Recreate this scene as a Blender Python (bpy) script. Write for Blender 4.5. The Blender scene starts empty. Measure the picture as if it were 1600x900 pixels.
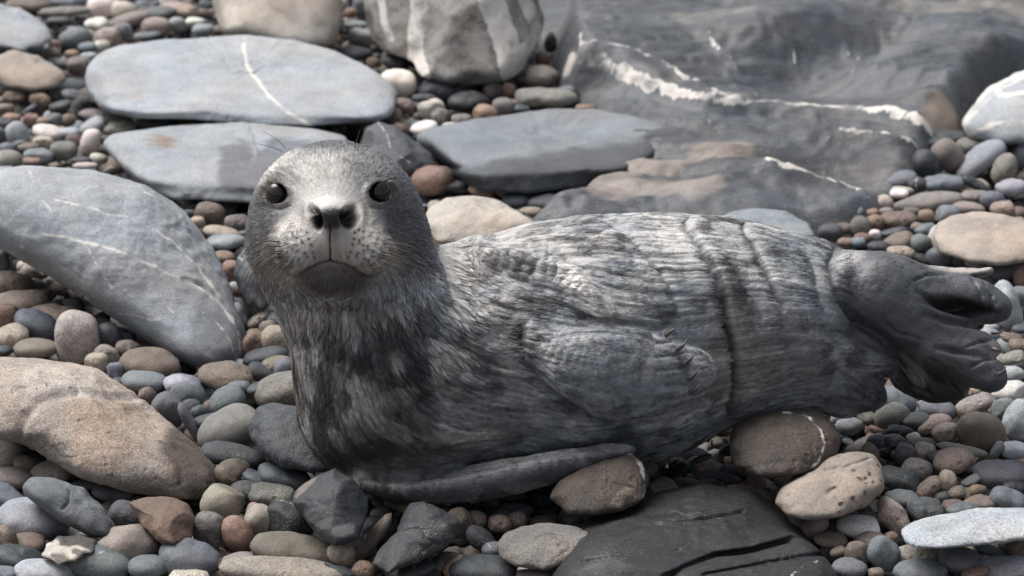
import bpy, math, random
import numpy as np
from mathutils import Vector, Matrix
R_ = math.radians
scene = bpy.context.scene

# ------------------------------------------------------------------ camera
PITCH = R_(20.0)
FPX = 5000.0                       # focal length in photo pixels (1600 wide)
TGT = np.array([0.0, 0.0, 0.22])
FWD = np.array([0.0, math.cos(PITCH), -math.sin(PITCH)])
UP = np.array([0.0, math.sin(PITCH), math.cos(PITCH)])
RT = np.array([1.0, 0.0, 0.0])
CAM = TGT - 4.0 * FWD
cam_data = bpy.data.cameras.new('camera')
cam_data.sensor_width = 36.0
cam_data.lens = 112.5
cam_data.clip_start = 0.1
cam_data.clip_end = 200.0
cam_data.dof.use_dof = True
cam_data.dof.focus_distance = 3.88
cam_data.dof.aperture_fstop = 8.0
cam = bpy.data.objects.new('camera', cam_data)
scene.collection.objects.link(cam)
cam.location = CAM
cam.rotation_euler = (R_(90) - PITCH, 0, 0)
scene.camera = cam

# ------------------------------------------------------------------ sky, sun, exposure
SUN_ELEV, SUN_AZ = R_(60), R_(-58)          # azimuth measured from +Y (away from the camera) towards +X
world = bpy.data.worlds.new("World")
scene.world = world
world.use_nodes = True
wn = world.node_tree.nodes
wl = world.node_tree.links
bg = wn['Background']
sky = wn.new('ShaderNodeTexSky')
sky.sky_type = 'NISHITA'
sky.sun_disc = False
sky.sun_elevation = SUN_ELEV
sky.sun_rotation = SUN_AZ
sky.air_density = 1.0
sky.dust_density = 6.0
sky.ozone_density = 1.0
grey_sky = wn.new('ShaderNodeHueSaturation')          # thin overcast: a paler sky than a clear one
grey_sky.inputs['Saturation'].default_value = 0.42
wl.new(sky.outputs[0], grey_sky.inputs['Color'])
wl.new(grey_sky.outputs[0], bg.inputs[0])
bg.inputs[1].default_value = 0.072
sd = bpy.data.lights.new('sun', 'SUN')
sd.energy = 1.5
sd.angle = R_(46)
sd.color = (1.0, 0.965, 0.92)
sun = bpy.data.objects.new('sun', sd)
scene.collection.objects.link(sun)
sdir = Vector((math.cos(SUN_ELEV) * math.sin(SUN_AZ), math.cos(SUN_ELEV) * math.cos(SUN_AZ), math.sin(SUN_ELEV)))
sun.rotation_euler = sdir.to_track_quat('Z', 'Y').to_euler()
scene.view_settings.view_transform = 'Standard'
scene.view_settings.look = 'None'
scene.view_settings.gamma = 1.0
scene.view_settings.exposure = 1.0
scene.cycles.max_bounces = 6

# ------------------------------------------------------------------ helpers
def ray(u, v):
    return FWD + RT * ((u - 800) / FPX) + UP * ((450 - v) / FPX)

def ground(u, v, z=0.0):
    """point of the ground-parallel plane at height z seen at photo pixel (u, v)"""
    r = ray(u, v)
    return CAM + r * ((z - CAM[2]) / r[2])

def px(u, v, d):
    """point near the animal: photo pixel and distance d (m) behind the plane through TGT"""
    r = ray(u, v)
    return CAM + r * (4.0 + d)

def _hash(ix, iy, iz, seed):
    h = (ix.astype(np.uint32) * np.uint32(374761393)) ^ (iy.astype(np.uint32) * np.uint32(668265263)) ^ (iz.astype(np.uint32) * np.uint32(2147483647 - 58)) ^ np.uint32((seed * 1274126177) & 0xffffffff)
    h = (h ^ (h >> np.uint32(13))) * np.uint32(1274126177)
    h = (h ^ (h >> np.uint32(16))) * np.uint32(2246822519)
    h = h ^ (h >> np.uint32(15))
    return (h & np.uint32(0xffff)).astype(np.float32) / 65535.0

_a, _b = np.linalg.qr(np.array([[0.62, 0.41, -0.35], [-0.27, 0.83, 0.52], [0.48, -0.33, 0.71]]))
ROT3 = _a
def vnoise(p, scale=1.0, seed=0):
    """smooth value noise, -1..1; p (n,3)"""
    q = (np.asarray(p, dtype=np.float64) @ ROT3) * scale + 1000.0
    f = np.floor(q)
    i = f.astype(np.int64)
    t = q - f
    t = t * t * t * (t * (t * 6 - 15) + 10)
    out = 0
    for dx in (0, 1):
        wx = t[:, 0] if dx else 1 - t[:, 0]
        for dy in (0, 1):
            wy = t[:, 1] if dy else 1 - t[:, 1]
            for dz in (0, 1):
                wz = t[:, 2] if dz else 1 - t[:, 2]
                out = out + wx * wy * wz * _hash(i[:, 0] + dx, i[:, 1] + dy, i[:, 2] + dz, seed)
    return out * 2 - 1

def fbm(p, scale, seed=0, octaves=3):
    s = 0
    a = 1.0
    for k in range(octaves):
        s = s + a * vnoise(p, scale * 2.03 ** k, seed + 17 * k)
        a *= 0.5
    return s / 1.6

def sstep(a, b, x):
    t = np.clip((x - a) / (b - a), 0, 1)
    return t * t * (3 - 2 * t)

def polydist(P, poly):
    """distance of 2-D points to a polyline and the parameter 0..1 along it"""
    poly = np.asarray(poly, dtype=float)
    best = np.full(len(P), 1e9)
    par = np.zeros(len(P))
    seg = np.linalg.norm(poly[1:] - poly[:-1], axis=1)
    cum = np.concatenate([[0], np.cumsum(seg)])
    for k in range(len(poly) - 1):
        a, b = poly[k], poly[k + 1]
        ab = b - a
        t = np.clip(((P - a) @ ab) / (ab @ ab), 0, 1)
        dd = np.linalg.norm(P - (a + t[:, None] * ab), axis=1)
        m = dd < best
        best[m] = dd[m]
        par[m] = ((cum[k] + t * seg[k]) / cum[-1])[m]
    return best, par

_ico = {}
def ico(sub):
    if sub not in _ico:
        import bmesh
        bm = bmesh.new()
        bmesh.ops.create_icosphere(bm, subdivisions=sub, radius=1.0)
        v = np.array([x.co[:] for x in bm.verts])
        f = np.array([[x.index for x in fc.verts] for fc in bm.faces], dtype=np.int32)
        bm.free()
        _ico[sub] = (v, f)
    return _ico[sub]

def mesh_from(name, V, F, mat=None, smooth=True):
    """F (m,3) or (m,4) int array"""
    me = bpy.data.meshes.new(name)
    V = np.asarray(V, dtype=np.float32)
    F = np.asarray(F, dtype=np.int32)
    k = F.shape[1]
    me.vertices.add(len(V))
    me.vertices.foreach_set('co', V.ravel())
    me.loops.add(F.size)
    me.loops.foreach_set('vertex_index', F.ravel())
    me.polygons.add(len(F))
    me.polygons.foreach_set('loop_start', np.arange(0, F.size, k, dtype=np.int32))
    me.polygons.foreach_set('loop_total', np.full(len(F), k, dtype=np.int32))
    me.polygons.foreach_set('use_smooth', np.full(len(F), smooth, dtype=bool))
    me.update(calc_edges=True)
    if mat:
        me.materials.append(mat)
    return me

def color_attr(me, name, rgba):
    a = me.attributes.new(name, 'FLOAT_COLOR', 'POINT')
    c = np.ones((len(me.vertices), 4), dtype=np.float32)
    rgba = np.asarray(rgba, dtype=np.float32)
    c[:, :rgba.shape[-1]] = rgba
    a.data.foreach_set('color', c.ravel())

def float_attr(me, name, val):
    a = me.attributes.new(name, 'FLOAT', 'POINT')
    a.data.foreach_set('value', np.broadcast_to(np.asarray(val, dtype=np.float32), (len(me.vertices),)).copy())

def link(name, data, loc=(0, 0, 0), parent=None, label=None, cat=None, group=None, kind=None):
    o = bpy.data.objects.new(name, data)
    scene.collection.objects.link(o)
    o.location = loc
    if parent is not None:
        o.parent = parent
    if label: o['label'] = label
    if cat: o['category'] = cat
    if group: o['group'] = group
    if kind: o['kind'] = kind
    return o

# ------------------------------------------------------------------ stone materials
def nd(nt, typ, **kw):
    n = nt.nodes.new(typ)
    for k, v in kw.items():
        setattr(n, k, v)
    return n

def stone_material(name, grain=420.0, speck=0.22, blotch=0.25, bump=0.35, pits=0.0, streak=None, sand=0.0):
    m = bpy.data.materials.new(name)
    m.use_nodes = True
    nt = m.node_tree
    L = nt.links.new
    bs = nt.nodes['Principled BSDF']
    tc = nd(nt, 'ShaderNodeTexCoord')
    at = nd(nt, 'ShaderNodeAttribute', attribute_name='tint')
    vd = nd(nt, 'ShaderNodeAttribute', attribute_name='vein')
    src = tc.outputs['Object']
    mp = nd(nt, 'ShaderNodeMapping')
    if streak:
        mp.inputs['Scale'].default_value = streak
        mp.inputs['Rotation'].default_value = (0.1, 0.25, 0.35)
    L(src, mp.inputs[0])
    def noise(scale, detail=4.0, rough=0.6, vec=None, dist=0.0):
        n = nd(nt, 'ShaderNodeTexNoise')
        n.inputs['Scale'].default_value = scale
        n.inputs['Detail'].default_value = detail
        n.inputs['Roughness'].default_value = rough
        n.inputs['Distortion'].default_value = dist
        L(vec or mp.outputs[0], n.inputs['Vector'])
        return n
    def maprange(x, a, b, c, d):
        r = nd(nt, 'ShaderNodeMapRange')
        L(x, r.inputs[0])
        for i, val in zip((1, 2, 3, 4), (a, b, c, d)):
            r.inputs[i].default_value = val
        return r.outputs[0]
    def mul(a, b):
        x = nd(nt, 'ShaderNodeMath', operation='MULTIPLY')
        L(a, x.inputs[0])
        if isinstance(b, float): x.inputs[1].default_value = b
        else: L(b, x.inputs[1])
        return x.outputs[0]
    nf = noise(grain, 3.0, 0.7)
    nm = noise(26.0, 5.0, 0.62, dist=0.4)
    nl = noise(9.0, 3.0, 0.5)
    fine = maprange(nf.outputs[0], 0.3, 0.7, 1 - speck, 1 + speck)
    med = maprange(nm.outputs[0], 0.28, 0.72, 1 - blotch, 1 + blotch)
    lum = mul(fine, med)
    vm = nd(nt, 'ShaderNodeVectorMath', operation='SCALE')
    L(at.outputs['Color'], vm.inputs[0]); L(lum, vm.inputs['Scale'])
    # warm / cool drift across a stone
    wc = nd(nt, 'ShaderNodeMix', data_type='RGBA', blend_type='MULTIPLY')
    wc.inputs[0].default_value = 1.0
    cr = nd(nt, 'ShaderNodeValToRGB')
    cr.color_ramp.elements[0].position = 0.3; cr.color_ramp.elements[0].color = (0.95, 0.995, 1.03, 1)
    cr.color_ramp.elements[1].position = 0.7; cr.color_ramp.elements[1].color = (1.06, 0.99, 0.93, 1)
    L(nl.outputs[0], cr.inputs[0])
    L(vm.outputs[0], wc.inputs[6]); L(cr.outputs[0], wc.inputs[7])
    col = wc.outputs[2]
    # pale grains
    ng = noise(grain * 1.7, 1.0, 0.5, vec=src)
    gm = maprange(ng.outputs[0], 0.66, 0.74, 0.0, 0.35)
    gx = nd(nt, 'ShaderNodeMix', data_type='RGBA')
    L(gm, gx.inputs[0]); L(col, gx.inputs[6]); gx.inputs[7].default_value = (0.6, 0.58, 0.55, 1)
    col = gx.outputs[2]
    # quartz veins: attribute = distance (m) to the vein edge, ragged by noise
    nv = noise(55.0, 4.0, 0.65, vec=src)
    nv2 = noise(16.0, 3.0, 0.6, vec=src)
    add = nd(nt, 'ShaderNodeMath', operation='MULTIPLY_ADD')
    L(nv.outputs[0], add.inputs[0]); add.inputs[1].default_value = 0.012
    L(vd.outputs['Fac'], add.inputs[2])
    vmask = maprange(add.outputs[0], 0.0052, 0.0068, 1.0, 0.0)
    vbreak = maprange(nv2.outputs[0], 0.36, 0.5, 0.15, 1.0)
    vmask = mul(vmask, vbreak)
    vx = nd(nt, 'ShaderNodeMix', data_type='RGBA')
    L(mul(vmask, 0.85), vx.inputs[0]); L(col, vx.inputs[6]); vx.inputs[7].default_value = (0.68, 0.645, 0.60, 1)
    col = vx.outputs[2]
    hgt = nd(nt, 'ShaderNodeMath', operation='ADD')
    L(mul(nf.outputs[0], 0.35), hgt.inputs[0]); L(mul(nm.outputs[0], 1.0), hgt.inputs[1])
    height = hgt.outputs[0]
    if pits:
        vo = nd(nt, 'ShaderNodeTexVoronoi')
        vo.inputs['Scale'].default_value = 70.0
        L(mp.outputs[0], vo.inputs['Vector'])
        np_ = noise(30.0, 2.0, 0.5, vec=src)
        pm = mul(maprange(vo.outputs['Distance'], 0.12, 0.3, 1.0, 0.0), maprange(np_.outputs[0], 0.5, 0.62, 0.0, 1.0))
        px_ = nd(nt, 'ShaderNodeMix', data_type='RGBA')
        L(mul(pm, 0.75 * pits), px_.inputs[0]); L(col, px_.inputs[6]); px_.inputs[7].default_value = (0.05, 0.042, 0.038, 1)
        col = px_.outputs[2]
        sb = nd(nt, 'ShaderNodeMath', operation='SUBTRACT')
        L(height, sb.inputs[0]); L(mul(pm, 1.5 * pits), sb.inputs[1])
        height = sb.outputs[0]
    if sand:
        ns = noise(900.0, 0.0, 0.5, vec=src)
        ns2 = noise(14.0, 3.0, 0.6, vec=src)
        sm = mul(maprange(ns.outputs[0], 0.66, 0.7, 0.0, 1.0), maprange(ns2.outputs[0], 0.5, 0.65, 0.1, 1.0))
        sx = nd(nt, 'ShaderNodeMix', data_type='RGBA')
        L(mul(sm, sand), sx.inputs[0]); L(col, sx.inputs[6]); sx.inputs[7].default_value = (0.6, 0.5, 0.4, 1)
        col = sx.outputs[2]
    L(col, bs.inputs['Base Color'])
    rg = maprange(at.outputs['Alpha'], 0.0, 1.0, 0.74, 0.22)
    ra = nd(nt, 'ShaderNodeMath', operation='MULTIPLY_ADD')
    L(nm.outputs[0], ra.inputs[0]); ra.inputs[1].default_value = 0.18; L(rg, ra.inputs[2])
    L(ra.outputs[0], bs.inputs['Roughness'])
    bs.inputs['Specular IOR Level'].default_value = 0.4
    bp = nd(nt, 'ShaderNodeBump')
    bp.inputs['Strength'].default_value = bump
    bp.inputs['Distance'].default_value = 0.004
    L(height, bp.inputs['Height'])
    L(bp.outputs[0], bs.inputs['Normal'])
    return m

M_smooth = stone_material('smooth_stone', 420, 0.34, 0.24, 0.6)
M_grainy = stone_material('grainy_stone', 340, 0.5, 0.3, 0.85, pits=0.35)
M_pitted = stone_material('pitted_stone', 300, 0.25, 0.28, 0.6, pits=1.0)
M_slate = stone_material('slate_stone', 330, 0.16, 0.22, 0.5, streak=(1.0, 1.0, 5.0), sand=0.7)
M_bed = stone_material('bedrock_slate', 200, 0.12, 0.30, 0.8, streak=(0.5, 1.6, 2.0), sand=0.15)
M_wet = stone_material('wet_slate', 380, 0.16, 0.16, 0.3, streak=(0.5, 1.5, 6.0), sand=0.28)
M_slab = stone_material('smooth_slab', 420, 0.32, 0.2, 0.6, streak=(0.7, 0.7, 1.8))

# linear albedo and gloss of each kind of stone
TONE = {
    'G': ((0.325, 0.35, 0.378), 0.15), 'g': ((0.15, 0.168, 0.188), 0.25), 'd': ((0.058, 0.065, 0.075), 0.4),
    'k': ((0.024, 0.027, 0.031), 0.55), 'b': ((0.165, 0.135, 0.115), 0.25), 't': ((0.325, 0.28, 0.245), 0.15),
    'T': ((0.46, 0.42, 0.375), 0.12), 'w': ((0.70, 0.67, 0.62), 0.15), 'r': ((0.235, 0.165, 0.13), 0.25),
    'm': ((0.20, 0.19, 0.18), 0.2)}
TONE_NAME = {'G': 'light grey', 'g': 'blue-grey', 'd': 'dark grey', 'k': 'near-black', 'b': 'brown', 't': 'tan',
             'T': 'pale beige', 'w': 'white', 'r': 'reddish brown', 'm': 'grey-brown'}

def camxz(P):
    """metres right and up as the camera sees them, and depth"""
    Q = P - TGT
    return Q @ RT, Q @ UP, Q @ FWD

def blob_shape(D, a, b, c, p=2.3, seed=0, rough=0.10, egg=0.1):
    """unit directions D -> pebble surface"""
    n = (np.abs(D[:, 0] / a) ** p + np.abs(D[:, 1] / b) ** p + np.abs(D[:, 2] / c) ** p) ** (-1.0 / p)
    s = (a * b * c) ** (1 / 3)
    n = n * (1 + rough * vnoise(D * 1.0, 1.3, seed) + rough * 0.45 * vnoise(D, 2.9, seed + 3))
    P = D * n[:, None]
    P[:, 1] *= 1 + egg * P[:, 0] / a
    P[:, 2] *= 1 + egg * 0.8 * P[:, 0] / a
    return P

def roll_y(P, ang):
    c, s = math.cos(ang), math.sin(ang)
    Q = P.copy()
    Q[:, 0] = P[:, 0] * c - P[:, 2] * s
    Q[:, 2] = P[:, 0] * s + P[:, 2] * c
    return Q

def pebble_geo(u, v, w, h, ang, tone, seed, sub=3, lift=0.0):
    """a pebble lying on the shingle, about w x h photo pixels seen from the camera; returns local verts, faces, centre, tint, vein"""
    rs = np.random.RandomState(seed)
    if abs(ang) > 90: ang -= 180 * np.sign(ang)
    t = np.linalg.norm(ground(u, v, 0.01) - CAM)
    s = t / FPX
    a, hh = w * s / 2 * 1.04, h * s / 2 * 1.06
    sp, cp = math.sin(PITCH), math.cos(PITCH)
    b = min(0.9 * a if a > hh else 1.0 * a, 0.62 * hh / sp)
    b = max(b, 0.6 * min(a, hh))
    c = math.sqrt(max(hh * hh - (b * sp) ** 2, (0.35 * hh) ** 2)) / cp
    D, F = ico(sub)
    P = blob_shape(D, a, b, c, rs.uniform(2.0, 2.7), seed, rs.uniform(0.05, 0.13), rs.uniform(-0.16, 0.16))
    if rs.rand() < 0.3:                                        # a broken or flattened facet
        n = rs.normal(size=3); n[2] = abs(n[2]); n /= np.linalg.norm(n)
        lim = 0.72 * np.max(P @ n)
        over = np.maximum(P @ n - lim, 0)
        P = P - (over * 0.85)[:, None] * n
    P = roll_y(P, R_(ang))
    yaw = rs.uniform(-0.25, 0.25) if abs(ang) < 25 else 0
    zc = max(0.4 * c, 0.004) + lift
    cen = ground(u, v, zc)
    base, gloss = TONE[tone]
    k = rs.uniform(0.82, 1.2)
    col = np.array(base) * k * (1 + rs.uniform(-0.05, 0.05, 3))
    tint = np.ones((len(P), 4)); tint[:, :3] = np.clip(col, 0.01, 0.85); tint[:, 3] = np.clip(gloss + rs.uniform(-0.15, 0.3), 0, 1)
    if rs.rand() < 0.16:                                       # lighter or darker half, as on wetted or banded stones
        n = rs.normal(size=3); n /= np.linalg.norm(n)
        q = sstep(-0.15, 0.25, (P @ n) / max(a, hh))[:, None]
        tint[:, :3] *= 1 - 0.42 * q
    vein = np.full(len(P), 1.0)
    if rs.rand() < 0.13 and tone in 'gdGmk':
        n = rs.normal(size=3); n /= np.linalg.norm(n)
        vein = np.abs(P @ n - rs.uniform(-0.4, 0.4) * hh) - 0.0006 + 0.0005
    return P, F, cen, tint, vein

def outline_rock(name, pts, depth, tone, label, cat='rock', p=2.6, rough=0.05, sub=5, zc=0.03, tilt=(0, 0, 0), hz=None,
                 mat=None, veins=(), patches=(), seed=1, cuts=(), k=1.0, cen_at=None, ledge=None, soft=True):
    """a boulder: rounded block of real depth whose outline seen from the camera follows pts (photo pixels)"""
    pts = np.array(pts, dtype=float)
    lo, hi = pts.min(0), pts.max(0)
    uc, vc = cen_at or ((lo + hi) / 2)
    cen = ground(uc, vc, zc)
    t = np.dot(cen - CAM, FWD)
    s = t / FPX
    a = (hi[0] - lo[0]) * s / 2
    hh = (hi[1] - lo[1]) * s / 2
    c = hz or math.sqrt(max(hh * hh - (depth * math.sin(PITCH)) ** 2, (0.45 * hh) ** 2)) / math.cos(PITCH)
    D, F = ico(sub)
    P = blob_shape(D, a, depth, c, p, seed, rough, 0.0)
    for (n, lim) in cuts:
        n = np.array(n, dtype=float); n /= np.linalg.norm(n)
        mx = np.max(P @ n) * lim
        P = P - (np.maximum(P @ n - mx, 0) * 0.72)[:, None] * n
    if any(tilt):
        M = np.array(Matrix.Rotation(R_(tilt[2]), 3, 'Z') @ Matrix.Rotation(R_(tilt[1]), 3, 'Y') @ Matrix.Rotation(R_(tilt[0]), 3, 'X'))
        P = P @ M.T
    # fit the outline
    X, Z, dd = P @ RT, P @ UP, P @ FWD
    phi = np.arctan2(Z, X); rho = np.hypot(X, Z)
    nb = 120
    bins = ((phi + math.pi) / (2 * math.pi) * nb).astype(int) % nb
    rb = np.zeros(nb)
    np.maximum.at(rb, bins, rho)
    rb = np.maximum(rb, 1e-5)
    for _ in range(2): rb = (np.roll(rb, 1) + 2 * rb + np.roll(rb, -1)) / 4
    ox, oz = (pts[:, 0] - uc) * s, -(pts[:, 1] - vc) * s
    dense_x = []; dense_z = []
    for i in range(len(pts)):
        j = (i + 1) % len(pts)
        tt = np.linspace(0, 1, 24, endpoint=False)
        dense_x.append(ox[i] + (ox[j] - ox[i]) * tt); dense_z.append(oz[i] + (oz[j] - oz[i]) * tt)
    dx, dz = np.concatenate(dense_x), np.concatenate(dense_z)
    op, orr = np.arctan2(dz, dx), np.hypot(dx, dz)
    ro = np.zeros(nb); cnt = np.zeros(nb)
    ob = ((op + math.pi) / (2 * math.pi) * nb).astype(int) % nb
    np.add.at(ro, ob, orr); np.add.at(cnt, ob, 1)
    good = cnt > 0
    centers = (np.arange(nb) + 0.5) / nb * 2 * math.pi - math.pi
    ro = np.interp(centers, centers[good], (ro[good] / cnt[good]), period=2 * math.pi)
    if soft: ro = (np.roll(ro, 1) + 2 * ro + np.roll(ro, -1)) / 4
    ratio = ro / rb
    sc_ = np.interp(phi, centers, ratio, period=2 * math.pi)
    rbi = np.interp(phi, centers, rb, period=2 * math.pi)
    mean = ratio.mean()
    wgt = sstep(0.0, 0.9, rho / rbi)
    f = mean + (sc_ - mean) * wgt
    X, Z = X * f, Z * f
    dd = dd - 0.62 * np.maximum(-Z + 0.25 * hh, 0) ** 2 / hh          # the foot spreads forward into the shingle
    uu, vv = uc + X / s, vc - Z / s
    P = CAM + (FWD + np.outer((uu - 800) / FPX, RT) + np.outer((450 - vv) / FPX, UP)) * (t + dd)[:, None] - cen
    # relief
    ridg = 1 - np.abs(vnoise(P * np.array([1, 1, 1.6]), 30, seed + 7)) * 2
    P = P + (D * (0.0045 * fbm(P, 20, seed + 5)[:, None] + 0.0014 * fbm(P, 90, seed + 9)[:, None] - 0.0022 * (np.clip(ridg - 0.75, 0, 1) * 4 * sstep(-0.1, 0.5, vnoise(P, 9, seed + 8)))[:, None]))
    base, gloss = TONE[tone]
    tint = np.ones((len(P), 4)); tint[:, :3] = np.array(base) * k; tint[:, 3] = gloss
    U, V = X / s + uc, -Z / s + vc
    UV = np.stack([U, V], 1)
    tint[:, :3] *= (1 + 0.10 * fbm(P, 12, seed + 30))[:, None]
    for (poly, rad, colr, amt) in patches:                    # stains and mineral patches of the stone, and shade painted on some
        dist, _ = polydist(UV, poly)
        dist = dist + 8 * fbm(P, 40, seed + 31)
        m = (1 - sstep(rad * 0.6, rad, dist))[:, None] * amt
        tint[:, :3] = tint[:, :3] * (1 - m) + np.array(colr) * m
    vein = np.full(len(P), 1.0)
    for (poly, wd) in veins:
        dist, par = polydist(UV, poly)
        vein = np.minimum(vein, (dist - wd) * s)
    if ledge:
        for (poly, dep, wd) in ledge:                          # cracks
            dist, _ = polydist(UV, poly)
            m = 1 - sstep(0, wd, dist)
            P = P - D * (m * dep)[:, None]
            tint[:, :3] *= (1 - 0.0 * m)[:, None]
    me = mesh_from(name, P, F, mat or M_smooth)
    color_attr(me, 'tint', tint); float_attr(me, 'vein', vein)
    return link(name, me, cen, label=label, cat=cat)
# ------------------------------------------------------------------ the shingle
base = mesh_from('sand_ground', [(-40, -12, -0.085), (40, -12, -0.085), (40, 60, -0.085), (-40, 60, -0.085)], [[0, 1, 2, 3]])
def plain(name, col, rough=0.9, scale=200):
    m = bpy.data.materials.new(name); m.use_nodes = True
    nt = m.node_tree; b = nt.nodes['Principled BSDF']
    n = nd(nt, 'ShaderNodeTexNoise'); n.inputs['Scale'].default_value = scale; n.inputs['Detail'].default_value = 6
    tc = nd(nt, 'ShaderNodeTexCoord'); nt.links.new(tc.outputs['Object'], n.inputs['Vector'])
    r = nd(nt, 'ShaderNodeValToRGB')
    r.color_ramp.elements[0].color = (*[x * 0.5 for x in col], 1); r.color_ramp.elements[1].color = (*[min(1, x * 1.5) for x in col], 1)
    nt.links.new(n.outputs[0], r.inputs[0]); nt.links.new(r.outputs[0], b.inputs['Base Color'])
    b.inputs['Roughness'].default_value = rough
    return m
M_ground = bpy.data.materials.new('shingle_ground'); M_ground.use_nodes = True
nt = M_ground.node_tree; b = nt.nodes['Principled BSDF']
tc = nd(nt, 'ShaderNodeTexCoord'); vo = nd(nt, 'ShaderNodeTexVoronoi'); vo.inputs['Scale'].default_value = 24
nt.links.new(tc.outputs['Object'], vo.inputs['Vector'])
r = nd(nt, 'ShaderNodeValToRGB'); r.color_ramp.elements[0].color = (0.05, 0.056, 0.064, 1); r.color_ramp.elements[1].color = (0.16, 0.135, 0.115, 1)
sx = nd(nt, 'ShaderNodeSeparateColor'); nt.links.new(vo.outputs['Color'], sx.inputs[0]); nt.links.new(sx.outputs[0], r.inputs[0])
nt.links.new(r.outputs[0], b.inputs['Base Color'])
bp = nd(nt, 'ShaderNodeBump'); bp.invert = True; bp.inputs['Strength'].default_value = 1.0; bp.inputs['Distance'].default_value = 0.02
nt.links.new(vo.outputs['Distance'], bp.inputs['Height']); nt.links.new(bp.outputs[0], b.inputs['Normal'])
base.materials.append(M_ground)
link('ground', base, kind='structure')

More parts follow.
